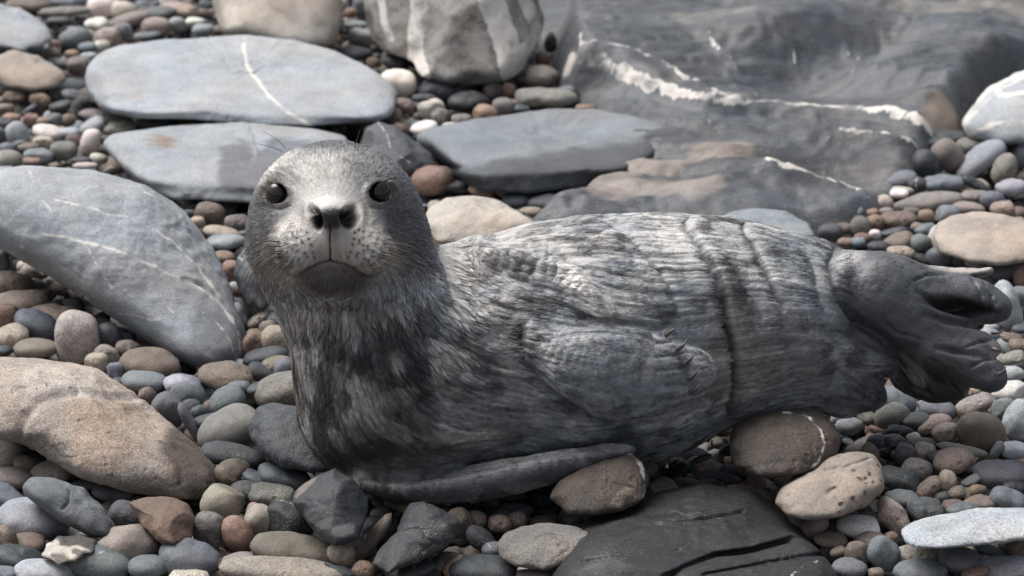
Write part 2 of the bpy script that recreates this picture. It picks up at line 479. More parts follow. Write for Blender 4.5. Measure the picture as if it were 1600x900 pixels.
# every pebble that can be told apart: u, v, width, height, tilt, tone, lift
PEB = """
45 8 70 22 0 b;110 3 60 18 0 g;163 10 50 36 0 w;193 17 36 28 0 T;150 38 38 21 0 w;117 60 48 32 10 g;168 62 42 34 10 t;160 72 26 18 0 w
245 43 44 30 0 t;248 20 55 22 5 g;283 15 60 22 -10 t;277 38 26 22 0 G;303 34 36 14 0 w;318 46 36 18 0 G;352 46 40 16 0 b;100 18 85 16 3 m;92 32 45 12 0 d
203 30 70 22 15 m;190 50 34 28 0 G;230 56 55 12 8 g;45 75 46 22 0 g;85 70 20 16 0 r;80 83 30 18 0 m;112 85 24 14 0 r;137 74 30 16 0 g;138 87 28 12 0 G
122 101 38 24 0 m;90 98 40 14 -5 g;3 136 20 20 0 w;24 150 38 22 0 b;63 157 34 22 -5 r;88 147 20 20 0 m;120 153 44 20 -25 g;95 166 38 18 10 d;121 170 20 28 0 m
45 173 30 12 35 d;10 170 26 18 0 b;18 184 30 14 0 r;48 187 24 20 0 r;70 189 26 12 0 r;88 187 24 20 0 g;107 187 26 18 0 b;163 183 80 22 -10 m;145 198 46 26 30 G
142 222 42 30 75 w;76 207 50 24 -12 w;68 222 32 18 -8 T;27 212 34 40 20 G;186 200 52 20 0 T;245 190 66 28 5 d;222 185 30 16 0 T;300 190 42 10 0 r
100 236 42 28 0 m;115 220 26 22 0 b;60 243 46 20 0 g;47 252 38 12 0 r;12 250 46 30 0 T;154 248 28 16 -10 T;128 250 42 10 0 d;6 268 40 16 8 G;8 192 34 16 -10 d
108 207 36 16 0 G;2 215 24 30 0 d;133 259 40 10 0 T;44 230 34 14 0 b;30 228 22 18 0 g;75 125 24 16 0 t;20 90 30 14 0 b;10 232 26 18 0 g;165 218 22 14 0 b
527 7 32 22 0 G;567 8 30 30 0 g;548 20 22 16 0 r;556 39 38 14 0 G;563 58 36 25 -15 G;552 84 62 24 0 d;583 98 22 16 0 r;618 97 44 26 -15 d
622 129 58 42 -10 w;686 138 58 30 -15 d;663 153 40 14 0 d;674 171 40 29 5 T;733 158 64 30 0 k;758 178 38 28 10 r;787 166 36 26 0 m;770 142 30 26 0 b
793 140 24 22 0 r;662 200 44 22 10 w;613 182 30 26 0 b;630 165 36 22 0 b;622 202 26 20 0 r;690 183 32 26 0 m;720 186 34 16 0 m;707 197 34 12 0 T;732 195 24 10 0 T
676 282 64 41 8 r;710 290 42 16 0 d;738 285 30 16 0 r;755 297 42 20 -5 r;764 283 30 12 0 g;795 299 42 18 0 r;860 66 20 34 0 d;848 92 22 22 0 r;843 119 58 33 0 m
850 152 102 30 -3 m;886 145 30 22 0 g;915 169 34 14 0 r;951 174 20 10 0 r;800 163 24 16 0 b;815 170 26 12 0 d;850 276 80 46 0 d;905 299 60 18 0 r;855 317 60 24 0 d
805 312 40 20 0 g;955 316 80 36 0 G;905 321 34 16 0 m;1050 309 34 28 0 T;1145 320 62 28 5 g;1240 329 46 27 -20 w;1295 320 38 22 -5 w;830 330 40 14 0 t;1090 322 44 16 0 m
1005 322 34 16 0 t;1190 322 34 14 0 d;880 332 40 12 0 g
1560 75 26 18 0 r;1215 4 40 20 0 r;1245 8 30 18 0 t;1285 4 50 16 0 r;1413 247 36 26 0 g;1445 257 42 46 0 d;1482 243 54 42 -40 m;1523 227 54 30 8 m;1531 250 92 36 38 G
1474 286 74 24 3 g;1433 288 34 22 0 d;1570 265 52 36 70 m;1594 242 50 30 70 g;1525 288 50 16 -30 d;1400 282 62 24 15 g;1577 232 20 18 0 r;1410 298 36 12 0 T
1487 217 60 26 0 d;1453 222 40 18 0 d;1582 293 50 26 0 G;1500 168 44 20 10 d;1290 341 54 18 0 g;1332 335 38 18 25 g;1445 317 118 28 5 m;1378 318 34 24 20 T
1405 303 30 14 0 w;1297 363 38 26 0 d;1317 357 28 16 0 b;1343 355 36 30 60 m;1367 347 30 22 0 r;1407 343 54 24 3 b;1447 338 26 20 0 r;1347 371 26 14 0 r
1395 363 52 13 12 d;1402 377 50 26 10 b;1435 355 24 14 0 b;1445 358 34 16 12 g;1438 379 42 28 15 g;1407 394 42 18 -5 t;1470 399 44 30 0 g;1487 376 66 48 -10 T
1480 335 40 26 20 g;1513 325 50 18 -5 t;1487 321 44 16 0 m;1568 327 42 26 -5 t;1550 312 36 26 0 g;1527 307 50 18 0 m;1575 423 62 26 15 g;1523 412 32 14 -10 t
1573 478 82 44 -72 G;1597 463 34 30 0 g;1597 433 26 30 0 r;1582 529 36 16 -15 b;1596 541 40 22 -10 b;1583 559 38 18 15 m;1583 583 36 22 0 G;1596 514 30 14 0 d
1372 384 36 16 0 d;1367 366 18 14 0 w;1322 378 28 12 0 r;1508 405 42 22 0 d;1360 332 26 12 0 r;1425 330 28 12 0 b;1340 378 30 14 0 g;1596 405 24 20 0 g;1385 330 22 12 0 m
1397 628 66 44 -20 g;1393 649 54 34 22 m;1430 657 52 24 5 d;1460 663 56 24 18 t;1465 640 58 30 -5 g;1447 633 30 16 0 t;1510 645 32 22 0 b;1525 630 68 24 20 m
1573 611 62 28 5 w;1567 638 38 30 30 g;1590 658 62 42 75 G;1533 676 74 58 -12 b;1477 677 38 30 12 t;1408 673 44 16 -5 k;1395 690 42 22 -8 k;1427 684 20 18 0 w
1440 692 44 15 0 m;1445 705 34 26 5 t;1505 703 84 14 -12 m;1557 704 32 15 60 g;1584 703 44 27 3 G;1413 713 38 30 80 d;1490 720 62 38 8 t;1463 714 32 16 0 d
1432 733 46 34 -10 m;1405 749 60 32 -15 d;1452 762 44 26 45 b;1480 752 32 26 80 t;1518 751 36 15 25 g;1528 767 26 17 0 r;1567 742 88 42 -3 d;1597 740 22 22 0 T
1587 760 42 20 -10 k;1412 780 56 28 -5 g;1473 778 24 18 20 d;1495 770 30 18 20 b;1575 780 56 32 -20 g;1395 807 62 38 -50 t;1447 797 58 36 0 d;1503 795 52 20 3 g
1430 790 26 14 0 r;1490 790 34 18 0 b;1530 785 50 20 0 b;1343 823 72 30 -5 w;1362 809 40 18 0 m;1272 823 46 30 45 t;1298 844 50 24 0 b;1243 813 24 28 0 b
1362 846 54 26 -5 b;1393 842 24 22 0 r;1380 865 50 46 -30 g;1310 863 26 16 20 b;1340 866 40 40 0 b;1327 887 56 26 -5 g;1368 895 28 16 0 b;1435 867 74 26 -2 m
1437 893 80 34 0 g;1503 875 70 38 -3 g;1547 860 56 15 -22 g;1590 857 36 30 0 b;1570 888 90 36 12 G;1525 893 44 16 15 r;1372 690 34 20 0 d;1360 708 30 24 -40 b
885 887 50 34 5 b;833 897 64 14 0 t;808 812 30 24 0 b;1165 765 62 15 -5 r;1194 776 34 20 -15 m;1130 746 60 12 -18 d;1098 732 18 12 0 r;1095 717 38 10 25 d
445 610 96 50 15 m;447 747 90 36 -15 d;410 752 72 20 -20 d;425 774 74 32 -5 m;408 812 52 48 0 t;455 814 82 54 -12 k;462 860 138 44 -10 b;440 893 190 38 -5 t
533 865 42 34 -10 t;567 890 36 26 -10 r;583 842 100 22 55 b;520 892 74 18 -10 d;650 890 62 22 12 d;695 877 44 26 20 b;712 885 40 30 40 r;718 818 46 40 -70 b
752 843 54 30 -40 d;757 889 104 42 -3 d;770 859 34 22 10 g;745 812 34 26 0 b;780 818 40 26 0 b;560 800 50 20 60 d;640 790 40 30 0 b
0 692 66 78 0 T;42 727 40 28 -20 b;80 738 62 34 5 t;18 747 66 30 -5 m;140 758 60 13 4 d;177 768 66 23 0 d;10 776 70 32 -25 g;52 811 112 58 -5 G
198 808 56 42 -30 d;203 853 96 62 -5 t;42 848 58 27 0 b;2 850 46 56 0 b;155 877 96 48 -12 g;232 886 62 34 3 g;297 873 92 54 -10 g;30 873 74 36 -15 d
68 894 90 36 0 G;6 897 44 22 0 g;292 900 72 18 0 T;325 829 50 52 0 m;348 785 64 58 0 t;372 835 60 46 -60 r;372 879 60 28 10 m;399 806 28 40 0 r
363 739 52 38 0 b;393 745 36 20 -15 d;386 768 54 30 -10 d;365 711 102 34 -12 d;360 668 104 62 20 m;355 629 62 46 35 g;293 617 54 44 0 g;230 618 28 24 0 b
264 640 58 42 -50 g;297 662 70 17 -65 g;322 657 46 18 15 d;297 640 34 32 0 d;313 645 32 26 10 d;225 596 68 30 -5 g;285 600 56 30 -5 G;352 588 84 42 -3 b;330 635 26 20 0 r
0 412 34 40 0 d;20 442 62 34 -10 b;33 471 78 33 2 t;8 495 42 40 0 r;14 525 62 34 10 t;57 508 68 40 -25 g;90 494 88 32 -8 t;120 529 68 80 0 T;57 544 68 30 3 b
85 478 32 14 0 d;168 528 46 44 -60 d;167 556 40 32 -10 t;150 568 38 30 10 t;198 547 36 28 0 b;181 580 28 26 -70 g;237 568 94 46 -8 b;5 549 30 16 10 d;190 596 30 16 0 d
327 334 46 34 -10 b;311 347 24 18 0 t;372 348 40 24 0 m;347 363 56 19 -8 t;352 378 58 24 3 G;350 401 36 18 -5 r;361 423 30 30 0 r;300 322 36 10 0 d;294 333 26 12 0 d
393 403 38 30 -20 g;386 479 46 14 -40 g;374 492 42 20 -70 G;402 500 40 18 40 m;428 500 38 24 5 g;399 520 30 12 0 b;418 515 26 26 0 b;397 537 40 32 60 r;434 533 50 46 0 t
415 556 68 26 12 d;430 570 46 24 10 b;410 583 48 26 -25 d;446 580 40 32 -70 g;372 604 36 20 0 g;408 608 44 20 0 d;375 455 24 20 0 r;332 400 30 14 0 d
"""
specs = []
for tok in PEB.replace('\n', ';').split(';'):
    f = tok.split()
    if len(f) < 6: continue
    specs.append([float(x) for x in f[:5]] + [f[5]])
specs.sort(key=lambda q: -q[2] * q[3])

# landmarks used both for labels and for keeping the loose filler clear: name, u, v, half width, half height
LAND = [
    ('the big white-veined grey boulder', 190, 420, 190, 160), ('the large tan boulder', 170, 680, 175, 110),
    ('the slab with white line', 375, 128, 245, 70), ('the flat rust-stained slab', 330, 255, 170, 60),
    ('the beige top boulder', 430, 35, 105, 42), ('the thickly white-banded boulder', 710, 65, 140, 70),
    ('the angular dark slate rock', 620, 235, 60, 45), ('the long blue-grey ledge', 820, 230, 165, 60),
    ("the stone behind seal's neck", 740, 342, 80, 33), ('the right-edge banded white rock', 1555, 160, 55, 50),
    ('the right-edge big beige stone', 1535, 373, 78, 42), ('the hind flippers', 1440, 500, 130, 120),
    ('the pale-rimmed brown stone', 935, 755, 76, 50), ('the dark boulder under belly', 1225, 695, 88, 55),
    ('the pitted tan stone', 1296, 757, 85, 55), ('the black slate slab', 1085, 830, 215, 75),
    ('the long pale grey stone', 1505, 825, 102, 33), ('the speckled stone by chest', 450, 683, 62, 55),
    ('the dark faceted stone', 512, 792, 57, 58), ('the dark wedge-shaped stone', 648, 840, 70, 58),
    ('the speckled grey oval stone', 857, 855, 78, 38), ('the cracked blue-grey stone', 105, 790, 85, 40),
    ('the rust-brown block', 252, 813, 52, 42), ('the top-left corner boulder', 15, 40, 67, 33),
    ('the left-edge tan oval', 50, 110, 65, 32), ("the seal's face", 520, 350, 135, 130), ("the seal's back", 1000, 345, 300, 20),
    ("the stone behind seal's back", 1200, 347, 75, 24), ('the glossy whisker-side stone', 400, 440, 32, 46)]

def size_word(u, v, w, h):
    s = np.linalg.norm(ground(u, v) - CAM) / FPX * math.sqrt(w * h)
    return 'tiny' if s < 0.019 else 'small' if s < 0.028 else 'medium' if s < 0.042 else 'large'
def shape_word(w, h, a):
    r = max(w, h) / min(w, h)
    sh = 'round' if r < 1.25 else 'oval' if r < 1.8 else 'flat' if r < 2.8 else 'sliver-thin'
    if abs(a) > 34 and r > 1.3: sh += ' upended'
    elif a < -18: sh += ' right-dipping'
    elif a > 13: sh += ' left-dipping'
    return sh
ORD = ['nearest', 'second nearest', 'third nearest', 'fourth nearest', 'fifth nearest', 'sixth nearest', 'seventh nearest', 'eighth nearest', 'ninth nearest', 'tenth nearest']
keyed = {}
own = specs[:296]
for i, q in enumerate(own):
    u, v, w, h, a, tn = q
    best = min(LAND, key=lambda L: max(abs(u - L[1]) - L[3], 0) ** 2 + max(abs(v - L[2]) - L[4], 0) ** 2 * 1.5)
    dxn, dyn = (u - best[1]) / best[3], (v - best[2]) / best[4]
    side = ('right of' if dxn > 0 else 'left of') if abs(dxn) > abs(dyn) else ('in front of' if dyn > 0 else 'behind')
    dist = math.hypot(u - best[1], v - best[2])
    keyed.setdefault((size_word(u, v, w, h), TONE_NAME[tn], shape_word(w, h, a), side, best[0]), []).append((dist, i))
plabel = {}
for (sz, tn, sh, side, lm), lst in keyed.items():
    lst.sort()
    for r, (_, i) in enumerate(lst):
        plabel[i] = f"{sz} {tn} {sh} pebble {side} {lm}" + (f", {ORD[min(r, 9)]}" if len(lst) > 1 else '')
WATER = 0
fillV, fillF, fillT, fillN = [], [], [], []
nf = 0
def to_fill(P, F, cen, tint, vein):
    global nf
    fillV.append(P + cen); fillF.append(F + nf); fillT.append(tint); fillN.append(vein)
    nf += len(P)
for i, (u, v, w, h, a, tn) in enumerate(specs):
    P, F, cen, tint, vein = pebble_geo(u, v, w, h, a, tn, 1000 + i, 5 if w * h > 6500 else 4 if w * h > 700 else 3)
    if i >= 296:
        to_fill(P, F, cen, tint, vein); continue
    hsh = (i * 7919) % 10
    mat = M_grainy if (tn in 'btrTm' and hsh < 6) else M_slate if (tn in 'kd' and hsh < 3) else M_smooth
    me = mesh_from('pebble', P, F, mat)
    color_attr(me, 'tint', tint); float_attr(me, 'vein', vein)
    link('pebble', me, cen, label=plabel[i], cat='pebble', group='pebbles of the beach')

# loose shingle between and below them
rs = np.random.RandomState(5)
tones = list('gGdbtTmrgdmbkmg')
KEEP_OUT = [((-0.45, 0.0), 0.0)]
def hidden_below(x, y):
    """under the seal, the boulders or the bedrock, where nothing is seen"""
    q = np.array([x, y, 0.0]) - CAM
    t = q @ FWD
    u, v = 800 + FPX * (q @ RT) / t, 450 - FPX * (q @ UP) / t
    for L in LAND[:4] + LAND[7:8]:
        if ((u - L[1]) / (L[3] * 0.55)) ** 2 + ((v - L[2] - 6) / (L[4] * 0.22)) ** 2 < 1: return True
    if ((u - 950) / 400) ** 2 + ((v - 500) / 110) ** 2 < 1: return True
    if u > 940 and 20 < v < 290 and u < 1400: return True
    return u < -420 or u > 2020 or v > 1240
def fill_layer(step, zlo, zhi, smin, smax, y0=-0.62, y1=2.9, sub=2):
    y = y0
    D2, F2 = ico(sub)
    while y < y1:
        y += step
        x = -1.7
        while x < 1.7:
            x += step
            xx, yy = x + rs.uniform(-0.42, 0.42) * step, y + rs.uniform(-0.42, 0.42) * step
            if hidden_below(xx, yy): continue
            a = rs.uniform(smin, smax) * (0.75 + 0.6 * rs.rand() ** 3)
            b = a * rs.uniform(0.6, 0.95); c = a * rs.uniform(0.3, 0.65)
            q = np.array([xx, yy, 0.0]) - CAM; tq = q @ FWD
            seen = -40 < 800 + FPX * q[0] / tq < 1640 and 450 - FPX * (q @ UP) / tq < 940
            if not seen and zhi < -0.04: continue
            D2, F2 = ico(sub if seen else 2)
            P = blob_shape(D2, a, b, c, rs.uniform(2, 2.7), int(rs.randint(1 << 20)), 0.12, rs.uniform(-0.2, 0.2))
            M = np.array(Matrix.Rotation(rs.uniform(0, math.pi), 3, 'Z') @ Matrix.Rotation(rs.normal(0, 0.3), 3, 'Y') @ Matrix.Rotation(rs.normal(0, 0.25), 3, 'X'))
            P = P @ M.T
            tn = tones[rs.randint(len(tones))]
            if rs.rand() < 0.015: tn = 'w'
            base_, gl = TONE[tn]
            col = np.array(base_) * rs.uniform(0.55, 1.0)
            tint = np.ones((len(P), 4)); tint[:, :3] = col; tint[:, 3] = gl
            to_fill(P, F2, np.array([xx, yy, rs.uniform(zlo, zhi)]), tint, np.full(len(P), 1.0))
fill_layer(0.034, -0.034, -0.018, 0.013, 0.024, -0.9, 0.22, 3)
fill_layer(0.036, -0.030, -0.014, 0.014, 0.026, 0.22, 2.9, 2)
fill_layer(0.040, -0.062, -0.045, 0.020, 0.030, -0.9, 2.9, 2)
me = mesh_from('loose_shingle', np.concatenate(fillV), np.concatenate(fillF), M_smooth)
color_attr(me, 'tint', np.concatenate(fillT)); float_attr(me, 'vein', np.concatenate(fillN))
link('shingle', me, label='loose small shingle filling the gaps between the stones', cat='shingle', kind='stuff')
del fillV, fillF, fillT, fillN
# ------------------------------------------------------------------ boulders and slabs
W = (0.66, 0.63, 0.59)
outline_rock('boulder', [(-60,330),(-40,275),(0,262),(60,258),(150,266),(230,288),(290,330),(335,390),(362,450),(385,515),(382,560),(345,584),(300,574),(240,540),(180,500),(110,455),(40,410),(-20,375)],
    0.16, 'G', 'big light grey boulder with thin white veins at the left, seal to its right', p=2.5, sub=7, zc=0.045, tilt=(6, 20, -14), mat=M_slab, seed=11, soft=False, k=0.95,
    veins=[([(85,312),(130,322),(170,335),(200,338)], 1.2), ([(15,400),(50,375),(70,367),(100,370),(125,377),(165,386),(215,405),(255,425),(300,442),(340,470),(365,500)], 1.6),
           ([(130,377),(155,420),(175,450)], 0.6), ([(225,303),(250,312),(275,330)], 1.5), ([(245,362),(270,375),(290,395),(310,420),(340,460),(372,520),(378,560)], 1.8),
           ([(180,490),(205,490),(235,500),(262,495)], 1.0), ([(315,485),(345,510),(360,535),(368,560)], 1.0), ([(45,262),(60,300),(80,330)], 0.5), ([(250,460),(262,480),(275,490)], 0.5)],
    patches=[([(335,545),(330,510),(350,520)], 42, (0.15,0.155,0.165), 0.7), ([(258,530),(275,535)], 16, (0.5,0.5,0.5), 0.5)],
    ledge=[([(285,438),(315,446),(335,460),(350,475)], 0.004, 5), ([(300,360),(330,405),(350,440)], 0.003, 6)])
outline_rock('boulder', [(-80,600),(-40,560),(0,556),(80,560),(150,575),(215,615),(255,650),(300,690),(335,725),(346,755),(325,780),(285,782),(200,772),(120,745),(70,715),(30,690),(-40,680)],
    0.15, 't', 'large speckled tan boulder in the bottom left, rusty and darker at its right end', p=2.3, sub=7, zc=0.03, tilt=(0, 16, -10), mat=M_grainy, seed=12, k=1.12,
    patches=[([(150,680),(140,700),(180,700)], 45, (0.24,0.17,0.125), 0.45), ([(300,735),(330,760),(290,700)], 46, (0.045,0.038,0.034), 0.85), ([(120,640),(200,640)], 22, (0.36,0.27,0.2), 0.5), ([(60,590),(160,600)], 30, (0.5,0.46,0.42), 0.4)],  # rust patches, and the right end painted dark as its shaded side
    ledge=[([(115,612),(60,628),(38,650),(28,680)], 0.008, 13), ([(115,612),(170,622),(215,622)], 0.004, 10)])
outline_rock('boulder', [(130,115),(145,90),(180,72),(260,60),(390,54),(470,63),(545,88),(600,118),(622,145),(618,170),(600,188),(540,193),(480,200),(400,197),(300,188),(210,185),(160,172),(140,150)],
    0.22, 'G', 'long smooth light grey slab crossed by a single white line, behind the head', p=3.6, sub=7, zc=0.045, tilt=(8, 2, 4), mat=M_slab, seed=13, soft=False, k=1.0,
    veins=[([(383,50),(380,75),(388,105),(420,150),(450,175),(485,197)], 2.6)], patches=[([(145,130),(150,160)], 24, (0.17,0.18,0.2), 0.6), ([(208,146),(216,146)], 5, (0.35,0.24,0.16), 0.5)])
outline_rock('boulder', [(157,225),(175,208),(230,202),(300,193),(392,189),(460,196),(540,212),(560,250),(545,300),(480,320),(390,318),(270,312),(215,285),(180,250)],
    0.16, 'G', 'flat grey slab with rust stain and dark wet half, behind the head', p=5, sub=6, zc=0.02, tilt=(10, 3, 0), mat=M_slab, seed=14, soft=False, k=0.9,
    patches=[([(245,218),(262,222)], 12, (0.22,0.15,0.1), 0.7), ([(370,250),(365,275),(400,280),(440,240),(520,260)], 34, (0.12,0.125,0.145), 0.85)],
    ledge=[([(388,190),(400,215),(410,250)], 0.004, 6)])
outline_rock('boulder', [(325,-20),(330,-60),(400,-80),(500,-70),(535,-20),(535,40),(520,72),(470,76),(400,60),(345,52)],
    0.16, 'T', 'rounded beige boulder cut by the top edge of the picture', p=2.4, sub=5, zc=0.08, mat=M_slab, seed=15, k=0.85,
    patches=[([(430,5),(450,15)], 18, (0.25,0.22,0.2), 0.6), ([(490,25),(505,38)], 10, (0.2,0.16,0.14), 0.6), ([(360,20),(365,45)], 14, (0.55,0.5,0.45), 0.6)])
outline_rock('boulder', [(568,10),(575,-50),(640,-90),(740,-100),(820,-60),(852,30),(845,65),(815,110),(790,128),(740,135),(700,132),(660,120),(645,95),(600,82),(580,50)],
    0.17, 'm', 'rounded grey-brown boulder with thick bright white bands, top centre', p=2.6, sub=6, zc=0.09, rough=0.14, mat=M_grainy, seed=16, k=1.25, cuts=[((-0.7,-0.7,0.1),0.8),((0.3,-0.9,0.1),0.86),((0.8,-0.4,0.4),0.85),((-0.2,-0.6,0.8),0.85)],
    veins=[([(655,-20),(655,30),(648,60),(650,85),(660,118)], 13), ([(755,-30),(770,10),(785,50),(795,80),(800,110)], 20), ([(800,-40),(830,20),(840,50),(815,85),(795,110)], 10), ([(590,-20),(600,30),(610,60)], 6)],
    patches=[([(710,90),(740,110)], 22, (0.14,0.12,0.105), 0.6), ([(740,30),(700,65)], 10, (0.12,0.11,0.1), 0.6), ([(775,100),(770,80)], 10, (0.08,0.07,0.065), 0.6)])
outline_rock('boulder', [(562,240),(572,200),(590,189),(615,195),(650,220),(672,240),(677,258),(655,272),(625,278),(590,270)],
    0.07, 'd', 'angular dark slate rock with a pale crest, just right of the head', p=3.0, sub=6, zc=0.03, tilt=(0, 25, 20), mat=M_slab, seed=17, soft=False, k=1.25, cuts=[((0.3,-0.6,0.7),0.8),((-0.6,-0.5,0.5),0.7)],
    veins=[([(590,190),(605,210),(612,235),(640,255)], 0.4)])
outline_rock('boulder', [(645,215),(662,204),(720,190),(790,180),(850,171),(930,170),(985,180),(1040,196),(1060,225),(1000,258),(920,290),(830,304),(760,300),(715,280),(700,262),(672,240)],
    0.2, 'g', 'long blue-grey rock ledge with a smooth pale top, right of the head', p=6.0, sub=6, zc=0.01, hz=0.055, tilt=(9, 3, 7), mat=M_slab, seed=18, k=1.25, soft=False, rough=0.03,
    patches=[([(735,290),(850,275),(940,258),(1010,245)], 40, (0.055,0.061,0.07), 0.85)], veins=[([(725,190),(733,215),(725,245),(722,270)], 0.3)],  # dark lower face painted on: shade of the front put into the colour
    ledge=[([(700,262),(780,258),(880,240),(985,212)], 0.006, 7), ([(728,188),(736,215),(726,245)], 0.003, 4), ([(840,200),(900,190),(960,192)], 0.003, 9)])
outline_rock('boulder', [(658,352),(668,325),(700,310),(740,306),(780,314),(815,330),(840,350),(820,385),(740,392),(680,380)],
    0.07, 'T', 'pale beige rounded stone behind the neck of the seal', p=2.3, sub=6, zc=0.03, mat=M_smooth, seed=19, k=0.95)
outline_rock('boulder', [(1500,195),(1520,165),(1550,135),(1590,112),(1640,100),(1700,130),(1700,200),(1640,225),(1560,225),(1515,215)],
    0.12, 'G', 'white and grey banded rock cut by the right edge', p=2.5, sub=5, zc=0.05, tilt=(0, -16, 0), mat=M_slab, seed=20, k=1.0,
    veins=[([(1505,195),(1530,160),(1570,130),(1620,108)], 7), ([(1505,215),(1550,195),(1610,188),(1680,190)], 4), ([(1560,150),(1600,145),(1650,150)], 3)])
outline_rock('boulder', [(1455,372),(1465,350),(1490,336),(1530,331),(1570,335),(1620,352),(1640,380),(1610,408),(1560,415),(1510,408),(1470,395)],
    0.09, 't', 'large beige stone with a faint ochre line at the right edge', p=2.3, sub=6, zc=0.035, mat=M_smooth, seed=21, k=1.1)
outline_rock('boulder', [(1118,345),(1140,330),(1180,324),(1230,330),(1262,348),(1278,372),(1240,392),(1160,385)],
    0.09, 'g', 'wide flat grey stone showing above the back of the seal', p=2.4, sub=6, zc=0.03, seed=22, mat=M_smooth, k=1.35)
outline_rock('boulder', [(860,775),(875,752),(910,728),(950,712),(985,706),(1003,722),(1012,752),(1002,782),(975,800),(930,805),(885,803)],
    0.07, 'b', 'brown oval stone with a pale rim and small cracks, under the seal', p=2.5, sub=6, zc=0.055, mat=M_grainy, seed=23, k=0.42,  # stone colour darkened to carry the shade of the seal above it
    veins=[([(983,708),(998,725),(1006,750),(1003,775)], 1.6)], ledge=[([(905,742),(930,750),(960,755),(990,762)], 0.003, 3)],
    patches=[([(970,785),(990,770)], 16, (0.26,0.22,0.19), 0.6)])
outline_rock('boulder', [(1138,700),(1145,668),(1180,645),(1230,636),(1280,642),(1305,662),(1315,690),(1308,715),(1280,735),(1230,748),(1185,747),(1152,732)],
    0.085, 'b', 'dark speckled round boulder with a curved pale line, under the belly', p=2.4, sub=6, zc=0.06, mat=M_grainy, seed=24, k=0.42,  # colour lowered here too, for the shade under the belly
    veins=[([(1222,643),(1260,650),(1283,675),(1290,695),(1280,722),(1265,735)], 1.0)])
outline_rock('boulder', [(1211,785),(1220,762),(1250,738),(1290,715),(1335,703),(1368,708),(1382,730),(1380,765),(1355,790),(1315,808),(1270,812),(1230,806)],
    0.08, 't', 'pitted tan stone full of small holes, right of the black slate', p=2.5, sub=6, zc=0.04, mat=M_pitted, seed=25, k=0.9,
    ledge=[([(1290,733),(1320,730),(1345,722),(1360,715)], 0.004, 4), ([(1295,770),(1305,765)], 0.006, 7), ([(1345,750),(1352,752)], 0.004, 5)])
outline_rock('boulder', [(390,660),(402,637),(430,630),(465,634),(500,660),(530,700),(525,735),(490,740),(440,730),(405,708),(390,685)],
    0.07, 'd', 'dark grey stone speckled with pale dots, against the chest', p=2.3, sub=6, zc=0.035, mat=M_grainy, seed=26, k=1.05)
outline_rock('boulder', [(455,785),(460,768),(490,748),(522,734),(550,745),(575,790),(572,820),(560,842),(525,850),(500,835),(480,815)],
    0.06, 'd', 'dark faceted stone with a pale edge under the chest', p=2.9, sub=6, zc=0.045, tilt=(0,-20,15), mat=M_slab, seed=27, soft=False, k=0.8, cuts=[((-0.55,-0.6,0.55),0.78),((0.6,-0.6,0.3),0.8)],
    patches=[([(530,828),(545,825)], 12, (0.2,0.2,0.21), 0.7), ([(462,775),(490,752)], 5, (0.26,0.22,0.19), 0.6)])
outline_rock('boulder', [(580,880),(590,862),(620,830),(632,800),(640,787),(662,783),(690,795),(715,815),(712,840),(690,860),(650,880),(605,897)],
    0.06, 'd', 'dark wedge-shaped stone with a rough surface in front of the chest', p=2.5, sub=6, zc=0.03, mat=M_slate, seed=28, soft=False, k=0.75, rough=0.12)
outline_rock('boulder', [(778,852),(785,834),(815,821),(860,817),(905,822),(930,834),(937,850),(925,866),(895,880),(850,892),(805,886),(782,872)],
    0.055, 'm', 'speckled grey oval stone at the bottom beside the black slate', p=2.3, sub=6, zc=0.03, mat=M_grainy, rough=0.02, seed=29, k=0.95)
outline_rock('boulder', [(1405,835),(1415,820),(1460,805),(1530,795),(1610,793),(1650,805),(1655,830),(1610,845),(1540,852),(1460,858),(1420,855)],
    0.06, 'G', 'long pale grey cigar-shaped stone at the lower right edge', p=2.4, sub=6, zc=0.04, mat=M_grainy, seed=30, k=1.1)
outline_rock('boulder', [(33,760),(50,745),(85,748),(130,765),(165,795),(180,825),(175,840),(140,838),(100,815),(60,790),(38,775)],
    0.045, 'g', 'blue-grey cracked stone with a dark wet end, bottom left', p=2.4, sub=6, zc=0.035, tilt=(0, 25, 0), mat=M_smooth, seed=31, k=0.9,
    patches=[([(145,820),(165,830),(125,822)], 20, (0.075,0.08,0.09), 0.85)], ledge=[([(108,768),(105,785),(98,795)], 0.005, 4)])
outline_rock('boulder', [(200,785),(230,777),(270,777),(292,788),(303,812),(298,840),(272,853),(245,845),(225,825),(212,800)],
    0.05, 'r', 'rust-brown angular block in front of the tan boulder', p=2.8, sub=6, zc=0.03, mat=M_smooth, seed=32, soft=False, k=0.62, cuts=[((-0.5,-0.6,0.5),0.84),((0.7,-0.5,0.2),0.84)])
outline_rock('boulder', [(-60,40),(-40,15),(0,8),(40,16),(70,38),(84,62),(60,74),(10,74),(-40,65)],
    0.10, 'G', 'smooth light grey boulder at the top left corner', p=2.4, sub=5, zc=0.05, mat=M_slab, seed=33, k=0.9)
outline_rock('boulder', [(-20,115),(-10,88),(20,78),(60,88),(98,110),(106,125),(90,138),(50,142),(10,136)],
    0.07, 't', 'tan oval stone at the left edge below the corner boulder', p=2.4, sub=5, zc=0.03, mat=M_slab, seed=34, k=0.95)
outline_rock('boulder', [(366,430),(372,400),(392,392),(420,398),(432,430),(430,462),(412,486),(390,480),(372,455)],
    0.05, 'd', 'glossy dark grey stone behind the whiskers', p=2.5, sub=5, zc=0.04, mat=M_slab, seed=35, k=1.3, veins=[([(372,402),(392,412),(412,430),(424,440)], 1.5)])
